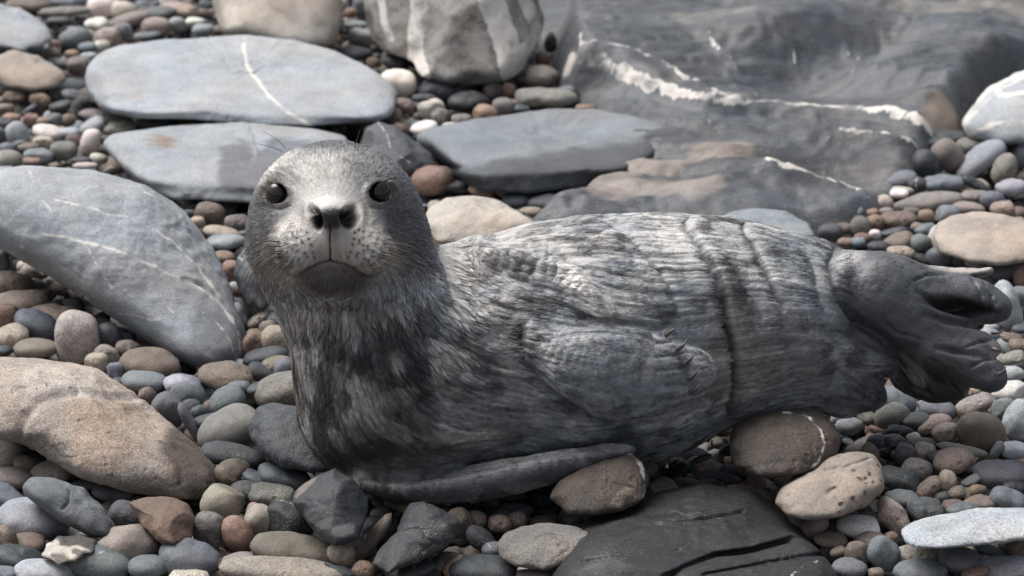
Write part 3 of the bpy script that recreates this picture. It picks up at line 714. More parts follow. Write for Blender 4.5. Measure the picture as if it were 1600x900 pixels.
outline_rock('boulder', [(62,868),(70,850),(90,838),(130,835),(152,845),(150,862),(120,872),(95,882)],
    0.045, 'w', 'white and black mottled stone in the bottom left', p=2.5, sub=5, zc=0.02, mat=M_pitted, seed=36, k=0.6,
    patches=[([(100,840),(130,842),(148,850)], 13, (0.03,0.028,0.028), 0.9), ([(80,868),(100,872)], 8, (0.05,0.045,0.04), 0.8), ([(118,862),(135,866)], 5, (0.04,0.035,0.03), 0.8)])
# black slate slab: layered, with a deep split
outline_rock('slate_slab', [(850,905),(880,850),(930,800),(1000,775),(1100,755),(1180,765),(1230,800),(1270,845),(1310,900),(1320,960),(1100,985),(900,985)],
    0.16, 'k', 'wet black slate slab with layered splits and sand grains, bottom centre', p=3.6, sub=7, zc=0.0, hz=0.05, tilt=(-3, 6, 8), mat=M_wet, seed=37, k=0.8, cuts=[((0.02,-0.25,1.0),0.80)],
    veins=[([(1235,898),(1255,885),(1285,875)], 0.4)],
    ledge=[([(1040,905),(1070,890),(1120,870),(1180,862),(1240,845)], 0.026, 10), ([(930,840),(1000,822),(1080,810),(1160,800)], 0.005, 4), ([(1100,900),(1180,885),(1260,870),(1290,865)], 0.012, 5), ([(960,800),(1060,785),(1150,775)], 0.002, 4), ([(900,880),(1000,865),(1060,860)], 0.006, 4)])

# ------------------------------------------------------------------ bedrock: one folded sheet of slate, ledges and quartz veins
def g2(u, v): return ground(u, v, 0.035)[:2]
nx, ny = 360, 400
xs = np.linspace(-0.1, 2.3, nx); ys = np.linspace(0.30, 4.2, ny)
XX, YY = np.meshgrid(xs, ys, indexing='ij')
Q = np.stack([XX.ravel(), YY.ravel()], 1)
Q3 = np.stack([Q[:, 0], Q[:, 1], np.zeros(len(Q))], 1)
def wp(pts): return np.array([g2(*p) for p in pts])
def inside(P, poly):
    poly = np.asarray(poly); c = np.zeros(len(P), bool); j = len(poly) - 1
    for i in range(len(poly)):
        a, b = poly[i], poly[j]
        m = ((a[1] > P[:, 1]) != (b[1] > P[:, 1])) & (P[:, 0] < (b[0] - a[0]) * (P[:, 1] - a[1]) / (b[1] - a[1] + 1e-12) + a[0])
        c ^= m; j = i
    return c
def region(pts, soft):
    w = wp(pts); ins = inside(Q, w); d, _ = polydist(Q, np.vstack([w, w[:1]]))
    return sstep(-soft, soft, np.where(ins, d, -d))
def ridge(pts, width, hgt):
    d, t = polydist(Q, wp(pts)); return hgt * np.exp(-(d / width) ** 2)
r_main = region([(885,118),(868,70),(880,-40),(1000,-160),(1700,-160),(1700,60),(1560,110),(1490,180),(1450,206),(1330,178),(1200,168),(1100,168),(1000,142),(940,124)], 0.045)
r_low = region([(900,120),(1000,120),(1150,130),(1300,140),(1470,190),(1450,240),(1400,300),(1340,322),(1200,335),(900,335),(800,318),(880,280),(960,240),(930,180)], 0.05)
r_back = region([(760,40),(760,-80),(1100,-120),(1080,-10),(960,40)], 0.05)
H = np.full(len(Q), -0.07)
H = np.maximum(H, -0.07 + r_low * 0.078)
H = np.maximum(H, -0.07 + r_back * 0.075)
H = np.maximum(H, -0.07 + r_main * 0.10)
H += r_main * (ridge([(900,95),(950,60),(1040,45),(1180,50)], 0.22, 0.055) + ridge([(1190,90),(1290,60),(1380,48),(1440,62)], 0.12, 0.045)
     - ridge([(1240,110),(1320,85),(1400,82)], 0.07, 0.04) + ridge([(1375,130),(1440,92)], 0.06, 0.022) - ridge([(1200,12),(1400,10),(1600,0)], 0.2, 0.04)
     + ridge([(1430,160),(1500,115),(1560,60)], 0.10, 0.03) - ridge([(1150,110),(1280,140),(1380,150)], 0.10, 0.022))
H += r_low * (1 - r_main) * (ridge([(900,300),(1000,272),(1100,255),(1200,235)], 0.08, 0.018) + ridge([(1180,300),(1230,272),(1330,300)], 0.06, 0.02) + ridge([(1000,205),(1200,215),(1400,222)], 0.09, 0.022)
     + ridge([(1090,300),(1150,270),(1195,268)], 0.05, 0.025) - ridge([(1240,252),(1350,258)], 0.06, 0.012) - ridge([(960,196),(1025,200)], 0.018, 0.03))
rk = np.maximum(r_main, r_low)
H += rk * (0.010 * fbm(Q3 * np.array([1, 2.0, 1]), 4.5, 71) + 0.0035 * fbm(Q3 * np.array([1, 2.5, 1]), 18, 72))
st = fbm(Q3 * np.array([0.7, 2.0, 1]), 5, 74)
H += rk * 0.005 * (np.abs((st * 7) % 1 - 0.5) * 2)
# bedding: the sheets split into thin steps
bed = (Q[:, 1] * 1.0 + 0.25 * Q[:, 0] + 0.10 * fbm(Q3, 2.2, 75)) * 9
H += rk * 0.022 * (sstep(0.0, 0.16, bed % 1) - (bed % 1)) * sstep(-0.3, 0.3, fbm(Q3, 3.0, 76))
bed2 = (Q[:, 1] * 1.0 - 0.45 * Q[:, 0] + 0.05 * fbm(Q3, 4, 77)) * 23
H += rk * 0.008 * (sstep(0.0, 0.2, bed2 % 1) - (bed2 % 1)) * sstep(-0.1, 0.4, fbm(Q3, 4.0, 78))
HG = H.reshape(nx, ny)
def hit(u, v):
    """where the line of sight through a photo pixel meets the rock"""
    r = ray(u, v)
    for t in np.arange(4.2, 9.0, 0.004):
        p = CAM + r * t
        i, j = (p[0] - xs[0]) / (xs[1] - xs[0]), (p[1] - ys[0]) / (ys[1] - ys[0])
        if 0 <= i < nx - 1 and 0 <= j < ny - 1 and p[2] < max(HG[int(i), int(j)], 0.0): return p[:2]
        if p[2] < 0: return p[:2]
    return ground(u, v, 0.03)[:2]
def wp(pts):
    out = []
    for k in range(len(pts) - 1):
        for f in np.linspace(0, 1, 5)[:-1]:
            out.append(hit(pts[k][0] + (pts[k + 1][0] - pts[k][0]) * f, pts[k][1] + (pts[k + 1][1] - pts[k][1]) * f))
    out.append(hit(*pts[-1])); return np.array(out)
vein = np.full(len(Q), 1.0)
NW = 0.006 * fbm(Q3, 14, 90)
for pts, wd in [([(930,68),(975,75),(1010,88),(1040,102),(1075,125),(1110,140),(1140,150),(1200,158)], 0.007), ([(885,112),(900,104),(940,112),(980,128),(1020,142),(1060,155),(1100,162),(1200,163),(1260,166),(1330,172),(1390,182),(1450,200)], 0.010),
                ([(1105,55),(1115,75),(1140,95),(1150,118)], 0.005), ([(1215,65),(1235,85),(1245,115)], 0.005), ([(1200,253),(1250,268),(1300,285),(1345,298)], 0.009),
                ([(1315,205),(1370,215),(1430,228)], 0.007), ([(1060,205),(1110,200),(1190,196)], 0.003), ([(1290,190),(1300,215),(1270,250)], 0.003), ([(1000,45),(1050,62),(1080,78)], 0.003),
                ([(1320,70),(1325,95)], 0.004), ([(1345,85),(1330,120)], 0.005), ([(1270,250),(1268,262)], 0.003), ([(1550,40),(1530,80),(1500,130)], 0.001), ([(900,70),(930,72)], 0.005), ([(1005,185),(1060,190),(1120,196)], 0.003), ([(1270,180),(1285,200),(1300,220)], 0.003), ([(1130,110),(1150,135),(1165,150)], 0.003), ([(1400,30),(1480,22),(1560,30)], 0.003), ([(1050,300),(1120,285),(1190,255)], 0.003), ([(1090,150),(1160,148),(1240,155)], 0.004), ([(1260,60),(1270,70)], 0.004)]:
    d, t = polydist(Q + np.stack([NW, NW], 1), wp(pts))
    vein = np.minimum(vein, d - 1.15 * wd * (0.75 + 0.6 * np.abs(vnoise(Q3, 25, 91))) + 0.004)
vein[rk < 0.4] = 1.0
H += 0.006 * (1 - sstep(-0.004, 0.008, vein))
tint = np.ones((len(Q), 4))
bc = np.array([0.075, 0.083, 0.095])
tint[:, :3] = bc * (1 + 0.22 * fbm(Q3 * np.array([1, 2, 1]), 7, 80))[:, None]
def paint(pts, rad, col, amt, nz=0.03):
    d, _ = polydist(Q, wp(pts)); d = d + nz * fbm(Q3, 16, 83)
    m = (1 - sstep(rad * 0.5, rad, d))[:, None] * amt
    tint[:, :3] = tint[:, :3] * (1 - m) + np.array(col) * m
paint([(920,280),(1000,262),(1100,245),(1150,240)], 0.035, (0.27, 0.225, 0.19), 0.65)
paint([(960,300),(1100,285),(1080,290)], 0.035, (0.3, 0.26, 0.23), 0.6)
paint([(1340,280),(1390,260)], 0.05, (0.2, 0.18, 0.16), 0.3)
paint([(1420,10),(1560,5),(1600,20)], 0.04, (0.3, 0.28, 0.25), 0.4)
paint([(1080,28),(1160,15)], 0.05, (0.3, 0.27, 0.23), 0.35)
paint([(1455,190),(1485,184)], 0.035, (0.38, 0.30, 0.25), 0.8)
tint[:, 3] = 0.72
P = np.stack([Q[:, 0], Q[:, 1], H], 1)
idx = np.arange(nx * ny).reshape(nx, ny)
F = np.stack([idx[:-1, :-1].ravel(), idx[1:, :-1].ravel(), idx[1:, 1:].ravel(), idx[:-1, 1:].ravel()], 1)
keep = (H[F].max(1) > -0.068)
me = mesh_from('bedrock', P, F[keep], M_bed)
color_attr(me, 'tint', tint); float_attr(me, 'vein', vein)
link('bedrock', me, kind='structure', label='dark blue-grey folded slate bedrock crossed by white quartz veins')
# ------------------------------------------------------------------ the seal
# modelled in (X, Z, d): X right, Z up as seen from the front, d depth, all metres, then carried to the world by px()
PM = 1250.0
def cu(u): return (u - 800) / PM
def cv(v): return (450 - v) / PM

def spine_sdf(P, st, fine=5):
    """tapering limb: st rows = u, v, half thickness (px), depth centre (m), depth half thickness (m)"""
    st = np.array(st, dtype=float)
    n = len(st)
    # catmull-rom resample
    tt = np.linspace(0, n - 1, (n - 1) * fine + 1)
    i = np.clip(tt.astype(int), 0, n - 2); f = (tt - i)[:, None]
    p0, p1, p2, p3 = st[np.maximum(i - 1, 0)], st[i], st[i + 1], st[np.minimum(i + 2, n - 1)]
    S = 0.5 * ((2 * p1) + (-p0 + p2) * f + (2 * p0 - 5 * p1 + 4 * p2 - p3) * f ** 2 + (-p0 + 3 * p1 - 3 * p2 + p3) * f ** 3)
    X, Z, A, Dc, B = cu(S[:, 0]), cv(S[:, 1]), np.maximum(S[:, 2], 1) / PM, S[:, 3], np.maximum(S[:, 4], 0.001)
    T = np.stack([X, Z, A, Dc, B], 1)
    out = np.empty(len(P))
    idx = np.arange(len(X), dtype=np.float32)
    spc = float(np.mean(np.hypot(np.diff(X), np.diff(Z))))
    C2 = np.stack([X, Z], 1).astype(np.float32)
    for i0 in range(0, len(P), 60000):
        p = P[i0:i0 + 60000]
        p2 = p[:, :2].astype(np.float32)
        d2 = (p2 ** 2).sum(1)[:, None] + (C2 ** 2).sum(1)[None] - 2 * p2 @ C2.T
        d2 = np.sqrt(np.maximum(d2, 0))
        dm = d2.min(1)
        w = np.exp(-(d2 - dm[:, None]) / (spc * 0.28))
        par = (w @ idx) / w.sum(1)
        q5 = np.stack([np.interp(par, idx, T[:, c]) for c in range(5)], 1)
        q = np.hypot(p[:, 0] - q5[:, 0], p[:, 1] - q5[:, 1])
        a, dc, b_ = q5[:, 2], q5[:, 3], q5[:, 4]
        out[i0:i0 + 60000] = (np.sqrt((q / a) ** 2 + ((p[:, 2] - dc) / b_) ** 2) - 1) * np.minimum(a, b_)
    return out

def ell(P, u, v, d, ru, rv, rd, ang=0.0):
    x, z, y = P[:, 0] - cu(u), P[:, 1] - cv(v), P[:, 2] - d
    if ang:
        c, s = math.cos(R_(ang)), math.sin(R_(ang)); x, z = x * c + z * s, -x * s + z * c
    r = np.array([ru / PM, rv / PM, rd])
    k0 = np.sqrt((x / r[0]) ** 2 + (z / r[1]) ** 2 + (y / r[2]) ** 2)
    k1 = np.sqrt((x / r[0] ** 2) ** 2 + (z / r[1] ** 2) ** 2 + (y / r[2] ** 2) ** 2) + 1e-9
    return k0 * (k0 - 1) / k1

def smin(a, b, k):
    h = np.clip(0.5 + 0.5 * (b - a) / k, 0, 1)
    return b * (1 - h) + a * h - k * h * (1 - h)

TORSO = [(585, 660, 95, 0.00, 0.10), (650, 610, 152, 0.00, 0.135), (760, 566, 192, 0.01, 0.155), (880, 545, 199, 0.01, 0.16), (1000, 526, 195, 0.02, 0.155),
         (1100, 507, 173, 0.035, 0.14), (1200, 502, 150, 0.05, 0.125), (1290, 500, 122, 0.06, 0.105), (1350, 508, 84, 0.07, 0.085)]
NECK = [(530, 400, 127, -0.06, 0.115), (558, 450, 131, -0.05, 0.12), (580, 510, 131, -0.045, 0.13), (592, 575, 134, -0.035, 0.145), (612, 640, 132, -0.02, 0.14), (640, 675, 96, 0.0, 0.12)]
def seal_sdf(P):
    t = spine_sdf(P, TORSO, 9)
    n = spine_sdf(P, NECK, 9)
    body = smin(t, n, 0.045)
    # chest mound towards the camera
    body = smin(body, ell(P, 640, 650, -0.06, 130, 88, 0.10), 0.05)
    # head
    h = ell(P, 524, 337, -0.085, 127, 110, 0.122)
    h = smin(h, ell(P, 525, 390, -0.075, 123, 92, 0.11), 0.03)
    h = smin(h, ell(P, 514, 300, -0.150, 78, 52, 0.062), 0.035)
    h = smin(h, ell(P, 516, 372, -0.185, 82, 60, 0.078), 0.03)
    h = smin(h, ell(P, 464, 390, -0.220, 48, 42, 0.042), 0.018)
    h = smin(h, ell(P, 569, 391, -0.220, 47, 42, 0.042), 0.018)
    h = smin(h, ell(P, 518, 334, -0.250, 34, 21, 0.030), 0.014)
    h = smin(h, ell(P, 516, 432, -0.190, 56, 30, 0.050), 0.014)
    h = smin(h, ell(P, 445, 280, -0.152, 20, 11, 0.020), 0.016)
    h = smin(h, ell(P, 586, 279, -0.152, 21, 11, 0.020), 0.016)
    body = smin(body, h, 0.03)
    # shoulder roll and the near fore flipper lying on the flank
    fl = spine_sdf(P, [(835, 535, 34, -0.105, 0.05), (885, 562, 58, -0.135, 0.05), (945, 582, 72, -0.145, 0.046), (1005, 586, 69, -0.142, 0.036), (1055, 583, 54, -0.13, 0.027), (1080, 580, 36, -0.12, 0.020)])
    kk = 0.008 + 0.018 * sstep(0.12, 0.02, P[:, 0])
    body = smin(body, fl, kk)
    body = smin(body, spine_sdf(P, [(760, 400, 20, -0.06, 0.03), (850, 420, 26, -0.085, 0.035), (910, 455, 28, -0.125, 0.034), (940, 486, 17, -0.14, 0.024)]), 0.022)
    # flipper edge tucked under the chest
    body = smin(body, spine_sdf(P, [(560, 752, 12, -0.085, 0.03), (640, 765, 22, -0.115, 0.035), (760, 752, 29, -0.13, 0.035), (870, 728, 25, -0.135, 0.03), (950, 708, 14, -0.13, 0.022), (985, 703, 7, -0.125, 0.015)]), 0.014)
    # hip lobe and hind flippers
    body = smin(body, spine_sdf(P, [(1255, 595, 40, 0.06, 0.06), (1330, 612, 42, 0.06, 0.05), (1362, 618, 22, 0.065, 0.035)]), 0.02)
    hf = spine_sdf(P, [(1325, 440, 48, 0.02, 0.05), (1368, 452, 62, 0.005, 0.05), (1420, 480, 62, 0.0, 0.042), (1470, 520, 50, 0.0, 0.032), (1505, 552, 40, 0.0, 0.026)])
    up = spine_sdf(P, [(1400, 440, 36, 0.005, 0.04), (1470, 462, 36, 0.01, 0.03), (1530, 473, 37, 0.012, 0.024), (1558, 482, 24, 0.014, 0.022)])
    lo = spine_sdf(P, [(1460, 545, 34, -0.006, 0.028), (1510, 568, 36, -0.012, 0.024), (1548, 588, 26, -0.014, 0.02)])
    mid = spine_sdf(P, [(1470, 510, 22, 0.0, 0.022), (1525, 532, 19, -0.004, 0.016), (1552, 545, 13, -0.006, 0.012)])
    hf = smin(hf, up, 0.010); hf = smin(hf, lo, 0.008); hf = smin(hf, mid, 0.005)
    body = smin(body, hf, 0.012)
    far = spine_sdf(P, [(1385, 530, 16, 0.05, 0.03), (1420, 575, 34, 0.055, 0.03), (1465, 600, 32, 0.05, 0.028), (1495, 606, 20, 0.05, 0.02)])
    body = smin(body, far, 0.006)
    memb = spine_sdf(P, [(1410, 420, 12, 0.05, 0.03), (1470, 430, 13, 0.045, 0.028), (1515, 428, 9, 0.042, 0.022), (1548, 423, 6, 0.04, 0.012)])
    body = smin(body, memb, 0.004)
    return body

def surface_nets(ax, fn):
    n = [len(a) for a in ax]
    G = np.stack(np.meshgrid(*ax, indexing='ij'), -1).reshape(-1, 3)
    val = np.concatenate([fn(G[i:i + 200000]) for i in range(0, len(G), 200000)]).reshape(n)
    ins = val < 0
    cs = [m - 1 for m in n]
    acc = np.zeros((*cs, 3)); cnt = np.zeros(cs)
    corners = [(i, j, k) for i in (0, 1) for j in (0, 1) for k in (0, 1)]
    sl = lambda c: tuple(slice(c[a], c[a] + cs[a]) for a in range(3))
    for a in corners:
        for axis in range(3):
            if a[axis]: continue
            b = list(a); b[axis] = 1
            va, vb = val[sl(a)], val[sl(b)]
            m = (va < 0) != (vb < 0)
            t = np.where(m, va / np.where(m, va - vb, 1), 0)
            for c in range(3):
                acc[..., c] += np.where(m, a[c] + (t if c == axis else 0), 0)
            cnt += m
    act = cnt > 0
    idx = -np.ones(cs, dtype=np.int64); idx[act] = np.arange(act.sum())
    ijk = np.stack(np.nonzero(act), -1)
    Vi = ijk + acc[act] / cnt[act][:, None]
    V = np.stack([np.interp(Vi[:, c], np.arange(n[c]), ax[c]) for c in range(3)], 1)
    faces = []
    for axis in range(3):
        s0 = [slice(0, n[a] - (a == axis)) for a in range(3)]; s1 = list(s0)
        s1[axis] = slice(1, n[axis])
        A, B = ins[tuple(s0)], ins[tuple(s1)]
        o1, o2 = (axis + 1) % 3, (axis + 2) % 3
        for flip in (0, 1):
            m = (A & ~B) if not flip else (~A & B)
            q = np.stack(np.nonzero(m), -1)
            ok = (q[:, o1] > 0) & (q[:, o2] > 0) & (q[:, o1] < cs[o1]) & (q[:, o2] < cs[o2])
            q = q[ok]
            def at(da, db):
                r = q.copy(); r[:, o1] -= da; r[:, o2] -= db
                return idx[r[:, 0], r[:, 1], r[:, 2]]
            f = np.stack([at(1, 1), at(0, 1), at(0, 0), at(1, 0)], 1)
            faces.append(f[:, ::-1] if flip else f)
    F = np.concatenate(faces)
    return V, F[(F >= 0).all(1)]

def grad(P, fn, e=0.0012):
    o = np.eye(3) * e
    g = np.stack([fn(P + o[i]) - fn(P - o[i]) for i in range(3)], -1) / (2 * e)
    return g

AX = np.concatenate([np.arange(-0.36, -0.10, 0.0048), np.arange(-0.10, 0.66, 0.0078)])     # finer over the head
AZ = np.concatenate([np.arange(-0.29, 0.0, 0.0076), np.arange(0.0, 0.20, 0.0048)])
V, F = surface_nets([AX, AZ, np.arange(-0.32, 0.24, 0.0070)], seal_sdf)
me = mesh_from('seal_tmp', V, F)
ob = bpy.data.objects.new('seal_tmp', me); scene.collection.objects.link(ob)
md = ob.modifiers.new('s', 'SUBSURF'); md.levels = 2; md.render_levels = 2
ev = ob.evaluated_get(bpy.context.evaluated_depsgraph_get()); m2 = ev.to_mesh()
V = np.empty(len(m2.vertices) * 3); m2.vertices.foreach_get('co', V); V = V.reshape(-1, 3)
F = np.empty(len(m2.loops), dtype=np.int32); m2.loops.foreach_get('vertex_index', F); F = F.reshape(-1, 4)
ev.to_mesh_clear(); bpy.data.objects.remove(ob); bpy.data.meshes.remove(me)
f = seal_sdf(V)
g = np.stack([seal_sdf(V + o) - f for o in np.eye(3) * 0.0015], -1) / 0.0015
gg = np.maximum((g ** 2).sum(1), 0.15)
for it in range(2):
    if it: f = seal_sdf(V)
    V = V - g * (np.clip(f / gg, -0.004, 0.004))[:, None]
def vert_normals(V):
    fn = np.cross(V[F[:, 2]] - V[F[:, 0]], V[F[:, 3]] - V[F[:, 1]])
    n = np.zeros_like(V)
    for c in range(3):
        for k in range(4): n[:, c] += np.bincount(F[:, k], fn[:, c], len(V))
    return n / np.maximum(np.linalg.norm(n, axis=1), 1e-12)[:, None]
N = vert_normals(V)
if (N * g).sum() < 0:
    F = F[:, ::-1]; N = -N
EDG = np.concatenate([F[:, [0, 1]], F[:, [1, 2]], F[:, [2, 3]], F[:, [3, 0]]])
def relax(x, k=1, w=0.5):
    for _ in range(k):
        acc = np.zeros_like(x); c = np.zeros(len(x))
        for col in ([0] if x.ndim == 1 else range(x.shape[1])):
            xa = x if x.ndim == 1 else x[:, col]
            s = np.bincount(EDG[:, 0], xa[EDG[:, 1]], len(x))
            if x.ndim == 1: acc = s
            else: acc[:, col] = s
        c = np.maximum(np.bincount(EDG[:, 0], minlength=len(x)), 1)
        x = x * (1 - w) + w * (acc / c if x.ndim == 1 else acc / c[:, None])
    return x
V = relax(V, 4, 0.5)
N = relax(N, 6, 0.6); N /= np.linalg.norm(N, axis=1)[:, None]

def UVof(P): return P[:, 0] * PM + 800, 450 - P[:, 1] * PM
U_, V_ = UVof(V)
UV = np.stack([U_, V_], 1)
front = sstep(0.25, -0.15, N[:, 2])                      # faces the camera side

# fur flow: which way the coat lies, as a 3-D field in the modelling frame
def flow(P):
    u, v = UVof(P)
    hx, hz = (u - 518) / 150, -(v - 335) / 150
    r = np.hypot(hx, hz) + 1e-3
    head = np.stack([hx / r, hz / r, 0.9 + 0 * r], 1)
    # chin and throat fur hangs down
    ang = -R_(96) + R_(92) * sstep(470, 860, u + (v - 560) * 0.45) - R_(10) * np.sin((u - 700) / 90) * sstep(700, 900, u)
    trunk = np.stack([np.cos(ang), np.sin(ang), 0 * r], 1)
    w = sstep(470, 405, v)[:, None] * sstep(700, 672, u)[:, None]
    f = head * w + trunk * (1 - w)
    rear = sstep(1290, 1340, u)[:, None]
    f = f * (1 - rear) + np.stack([0.86 + 0 * r, -0.5 + 0 * r, 0 * r], 1) * rear
    return f / np.linalg.norm(f, axis=1)[:, None]
def tangent(fl, n):
    t = fl - (fl * n).sum(1)[:, None] * n
    return t / np.maximum(np.linalg.norm(t, axis=1), 1e-4)[:, None]

fl = tangent(flow(V), N)
def lic(P, fl, scale, step, k, seed):
    s = vnoise(P, scale, seed)
    for i in range(1, k + 1):
        s = s + vnoise(P + fl * (i * step), scale, seed) + vnoise(P - fl * (i * step), scale, seed)
    return s / math.sqrt(2 * k + 1)
st1 = lic(V, fl, 300, 0.0026, 9, 401)                     # narrow strand lines
st2 = lic(V, fl, 140, 0.0055, 6, 402)                      # wider locks

disp = np.zeros(len(V))
def crease(pts, width, depth, bulge=0.0, taper=True, lap=0.0):
    """furrow along a line; lap > 0: the skin left of the line overhangs, the far side rises gently"""
    global disp
    Q = UV + 2.2 * np.stack([vnoise(V, 30, 7), vnoise(V, 30, 8)], 1) if width > 4 else UV
    m = (Q[:, 0] > min(p[0] for p in pts) - 70) & (Q[:, 0] < max(p[0] for p in pts) + 70) & (Q[:, 1] > min(p[1] for p in pts) - 70) & (Q[:, 1] < max(p[1] for p in pts) + 70)
    Qm = Q[m]
    d, t = polydist(Qm, pts)
    w = np.full(len(d), float(width))
    if lap:
        P_ = np.asarray(pts, dtype=float)
        seg = np.linalg.norm(P_[1:] - P_[:-1], axis=1); cum = np.concatenate([[0], np.cumsum(seg)]) / seg.sum()
        cx, cy = np.interp(t, cum, P_[:, 0]), np.interp(t, cum, P_[:, 1])
        k = np.clip(np.searchsorted(cum, t, side='right') - 1, 0, len(seg) - 1)
        tx, ty = (P_[k + 1] - P_[k]).T
        side = (Qm[:, 0] - cx) * ty - (Qm[:, 1] - cy) * tx          # > 0: right of a line drawn downwards
        w = np.where(side > 0, width * (1 + lap), width * 0.55)
    amp = np.sin(np.clip(t, 0.0, 1.0) * math.pi) ** 0.5 if taper else 1.0
    fm = front[m]
    disp[m] += -fm * amp * depth * np.exp(-(d / w) ** 2) + fm * amp * bulge * np.exp(-(d / (4.2 * width)) ** 2)
# folds of loose skin
crease([(1060,345),(1085,385),(1113,440),(1128,500),(1138,560),(1140,610),(1128,660)], 6, 0.046, 0.004, lap=0.7)
crease([(1150,350),(1170,385),(1188,425),(1205,465),(1222,490)], 5, 0.032, 0.003, lap=0.8)
crease([(745,368),(800,378),(850,392),(900,420),(935,458),(952,492)], 6, 0.020, 0.007, lap=2)
crease([(930,340),(980,372),(1020,415),(1045,460),(1058,500)], 4, 0.009, 0.002, lap=1.5)
crease([(1300,380),(1288,405),(1292,440),(1305,475),(1330,505),(1375,535),(1392,550)], 6, 0.017, 0.002, lap=1)
crease([(1215,490),(1232,540),(1245,590)], 12, 0.005, 0.003)
crease([(1260,400),(1272,450),(1290,510)], 12, 0.004, 0.002)
crease([(818,500),(808,530),(815,565),(850,605),(900,640),(960,662),(1020,660)], 7, 0.014, 0.003)
crease([(905,492),(930,497),(962,500),(1010,508),(1040,515)], 5, 0.010, 0.002)
crease([(700,700),(800,690),(900,672),(980,668)], 12, 0.006, 0.003)
crease([(560,745),(640,747),(740,733),(850,710),(940,696)], 5, 0.010, 0.0)
crease([(680,368),(684,400),(694,440),(704,480)], 9, 0.007, 0.003)
crease([(430,450),(470,475),(520,485),(580,478),(640,455)], 10, 0.003, 0.003)
crease([(418,244),(460,234),(520,236),(566,232)], 3.5, 0.003, 0.001)
crease([(560,120),(561,121)], 1, 0)
# fingers of the fore flipper
for a, b in [((985,530),(1052,532)), ((975,555),(1070,552)), ((965,580),(1082,572)), ((960,605),(1090,598)), ((960,628),(1085,618))]:
    crease([((a[0] + b[0]) / 2, (a[1] + b[1]) / 2 + 3), b], 3.6, 0.0042, 0.001)
# toes of the hind flipper
for pts in ([(1440,492),(1490,505),(1550,515)], [(1455,545),(1500,550),(1555,560)], [(1400,555),(1440,590),(1450,620)], [(1430,455),(1480,480),(1540,492),(1556,470)]):
    crease(pts, 5, 0.007, 0.002)
hollow = np.exp(-((((U_ - 1505) * 0.97 + (V_ - 482) * 0.2) / 48) ** 2 + ((-(U_ - 1505) * 0.2 + (V_ - 482) * 0.97) / 11) ** 2) ** 1.5)
disp -= 0.020 * front * hollow
for pts in ([(1535,440),(1550,462),(1548,500)], [(1520,436),(1533,462),(1530,498)], [(1505,545),(1530,535),(1552,532)], [(1515,575),(1540,562),(1560,560)], [(1425,440),(1450,428),(1480,430)], [(1380,500),(1400,520),(1440,530)], [(1395,560),(1420,600),(1460,622)], [(1480,590),(1500,612),(1500,622)]):
    crease(pts, 2.6, 0.004, 0.001)
# face
def spot(u, v, ru, rv, depth, pw=2, ang=0):
    c, s = math.cos(R_(ang)), math.sin(R_(ang))
    x, z = U_ - u, -(V_ - v)
    q = np.sqrt(((x * c + z * s) / ru) ** 2 + ((-x * s + z * c) / rv) ** 2)
    return depth * np.exp(-q ** pw) * front
crease([(462,432),(474,424),(494,413),(516,407),(540,413),(562,424),(576,432)], 2.6, 0.0045, 0.0, False)
crease([(516,352),(516,406)], 1.8, 0.003, 0.001, False)
crease([(455,345),(440,365),(432,395),(438,420)], 6, 0.004, 0.0)
crease([(582,345),(602,368),(610,398),(600,420)], 6, 0.004, 0.0)
crease([(428,322),(440,327),(455,320)], 3, 0.003, 0.001); crease([(578,322),(595,326),(608,316)], 3, 0.003, 0.001)
disp -= spot(493, 340, 7.5, 18, 0.024, 4, 18)
disp -= spot(546, 339, 12.5, 16.5, 0.026, 4, -20)
disp += spot(480, 338, 7, 16, 0.003) + spot(563, 338, 7, 16, 0.003)
EYES = [(437.0, 303.0, 15.2), (590.5, 301.5, 15.4)]
eye_push = np.zeros(len(V))
for (eu, ev_, er) in EYES:
    r = np.hypot((U_ - eu), (V_ - ev_) * 1.06)
    r = np.where(V_ < ev_, np.hypot(U_ - eu, (V_ - ev_) * 1.22), r)
    eye_push = np.maximum(eye_push, front * (1 - sstep(er - 0.5, er + 2.0, r)))
    disp += front * 0.0030 * np.exp(-((r - er - 4.5) / 4.2) ** 2) * (0.9 + 0.6 * sstep(4, -8, V_ - ev_))
furry = np.ones(len(V))
for (u, v, ru, rv) in [(518, 338, 44, 24)]:
    furry *= 1 - np.exp(-(((U_ - u) / ru) ** 2 + ((V_ - v) / rv) ** 2) ** 2)
tuck, _t = polydist(UV, [(600, 762), (760, 752), (870, 728), (985, 703)])
flip = np.maximum(np.maximum(sstep(1300, 1345, U_ - 95 * sstep(515, 575, V_)), 1 - sstep(20, 36, tuck)), np.exp(-(((U_ - 985) / 100) ** 2 + ((V_ - 585) / 62) ** 2) ** 2))
relief = (1 - sstep(470, 430, V_) * sstep(700, 670, U_) * 0.75) * (1 - 0.75 * flip)
wr = sstep(640, 760, U_) * sstep(640, 500, V_) * (1 - sstep(980, 1120, U_) * 0.9)
disp += relief * (0.0007 * st1 + (0.0005 + 0.0010 * wr) * st2) + 0.003 * relief * fbm(V, 14, 410) * sstep(680, 800, U_)
disp += 0.0022 * flip * fbm(V, 38, 411)
V = V + N * disp[:, None]
V[:, 2] += 0.012 * eye_push

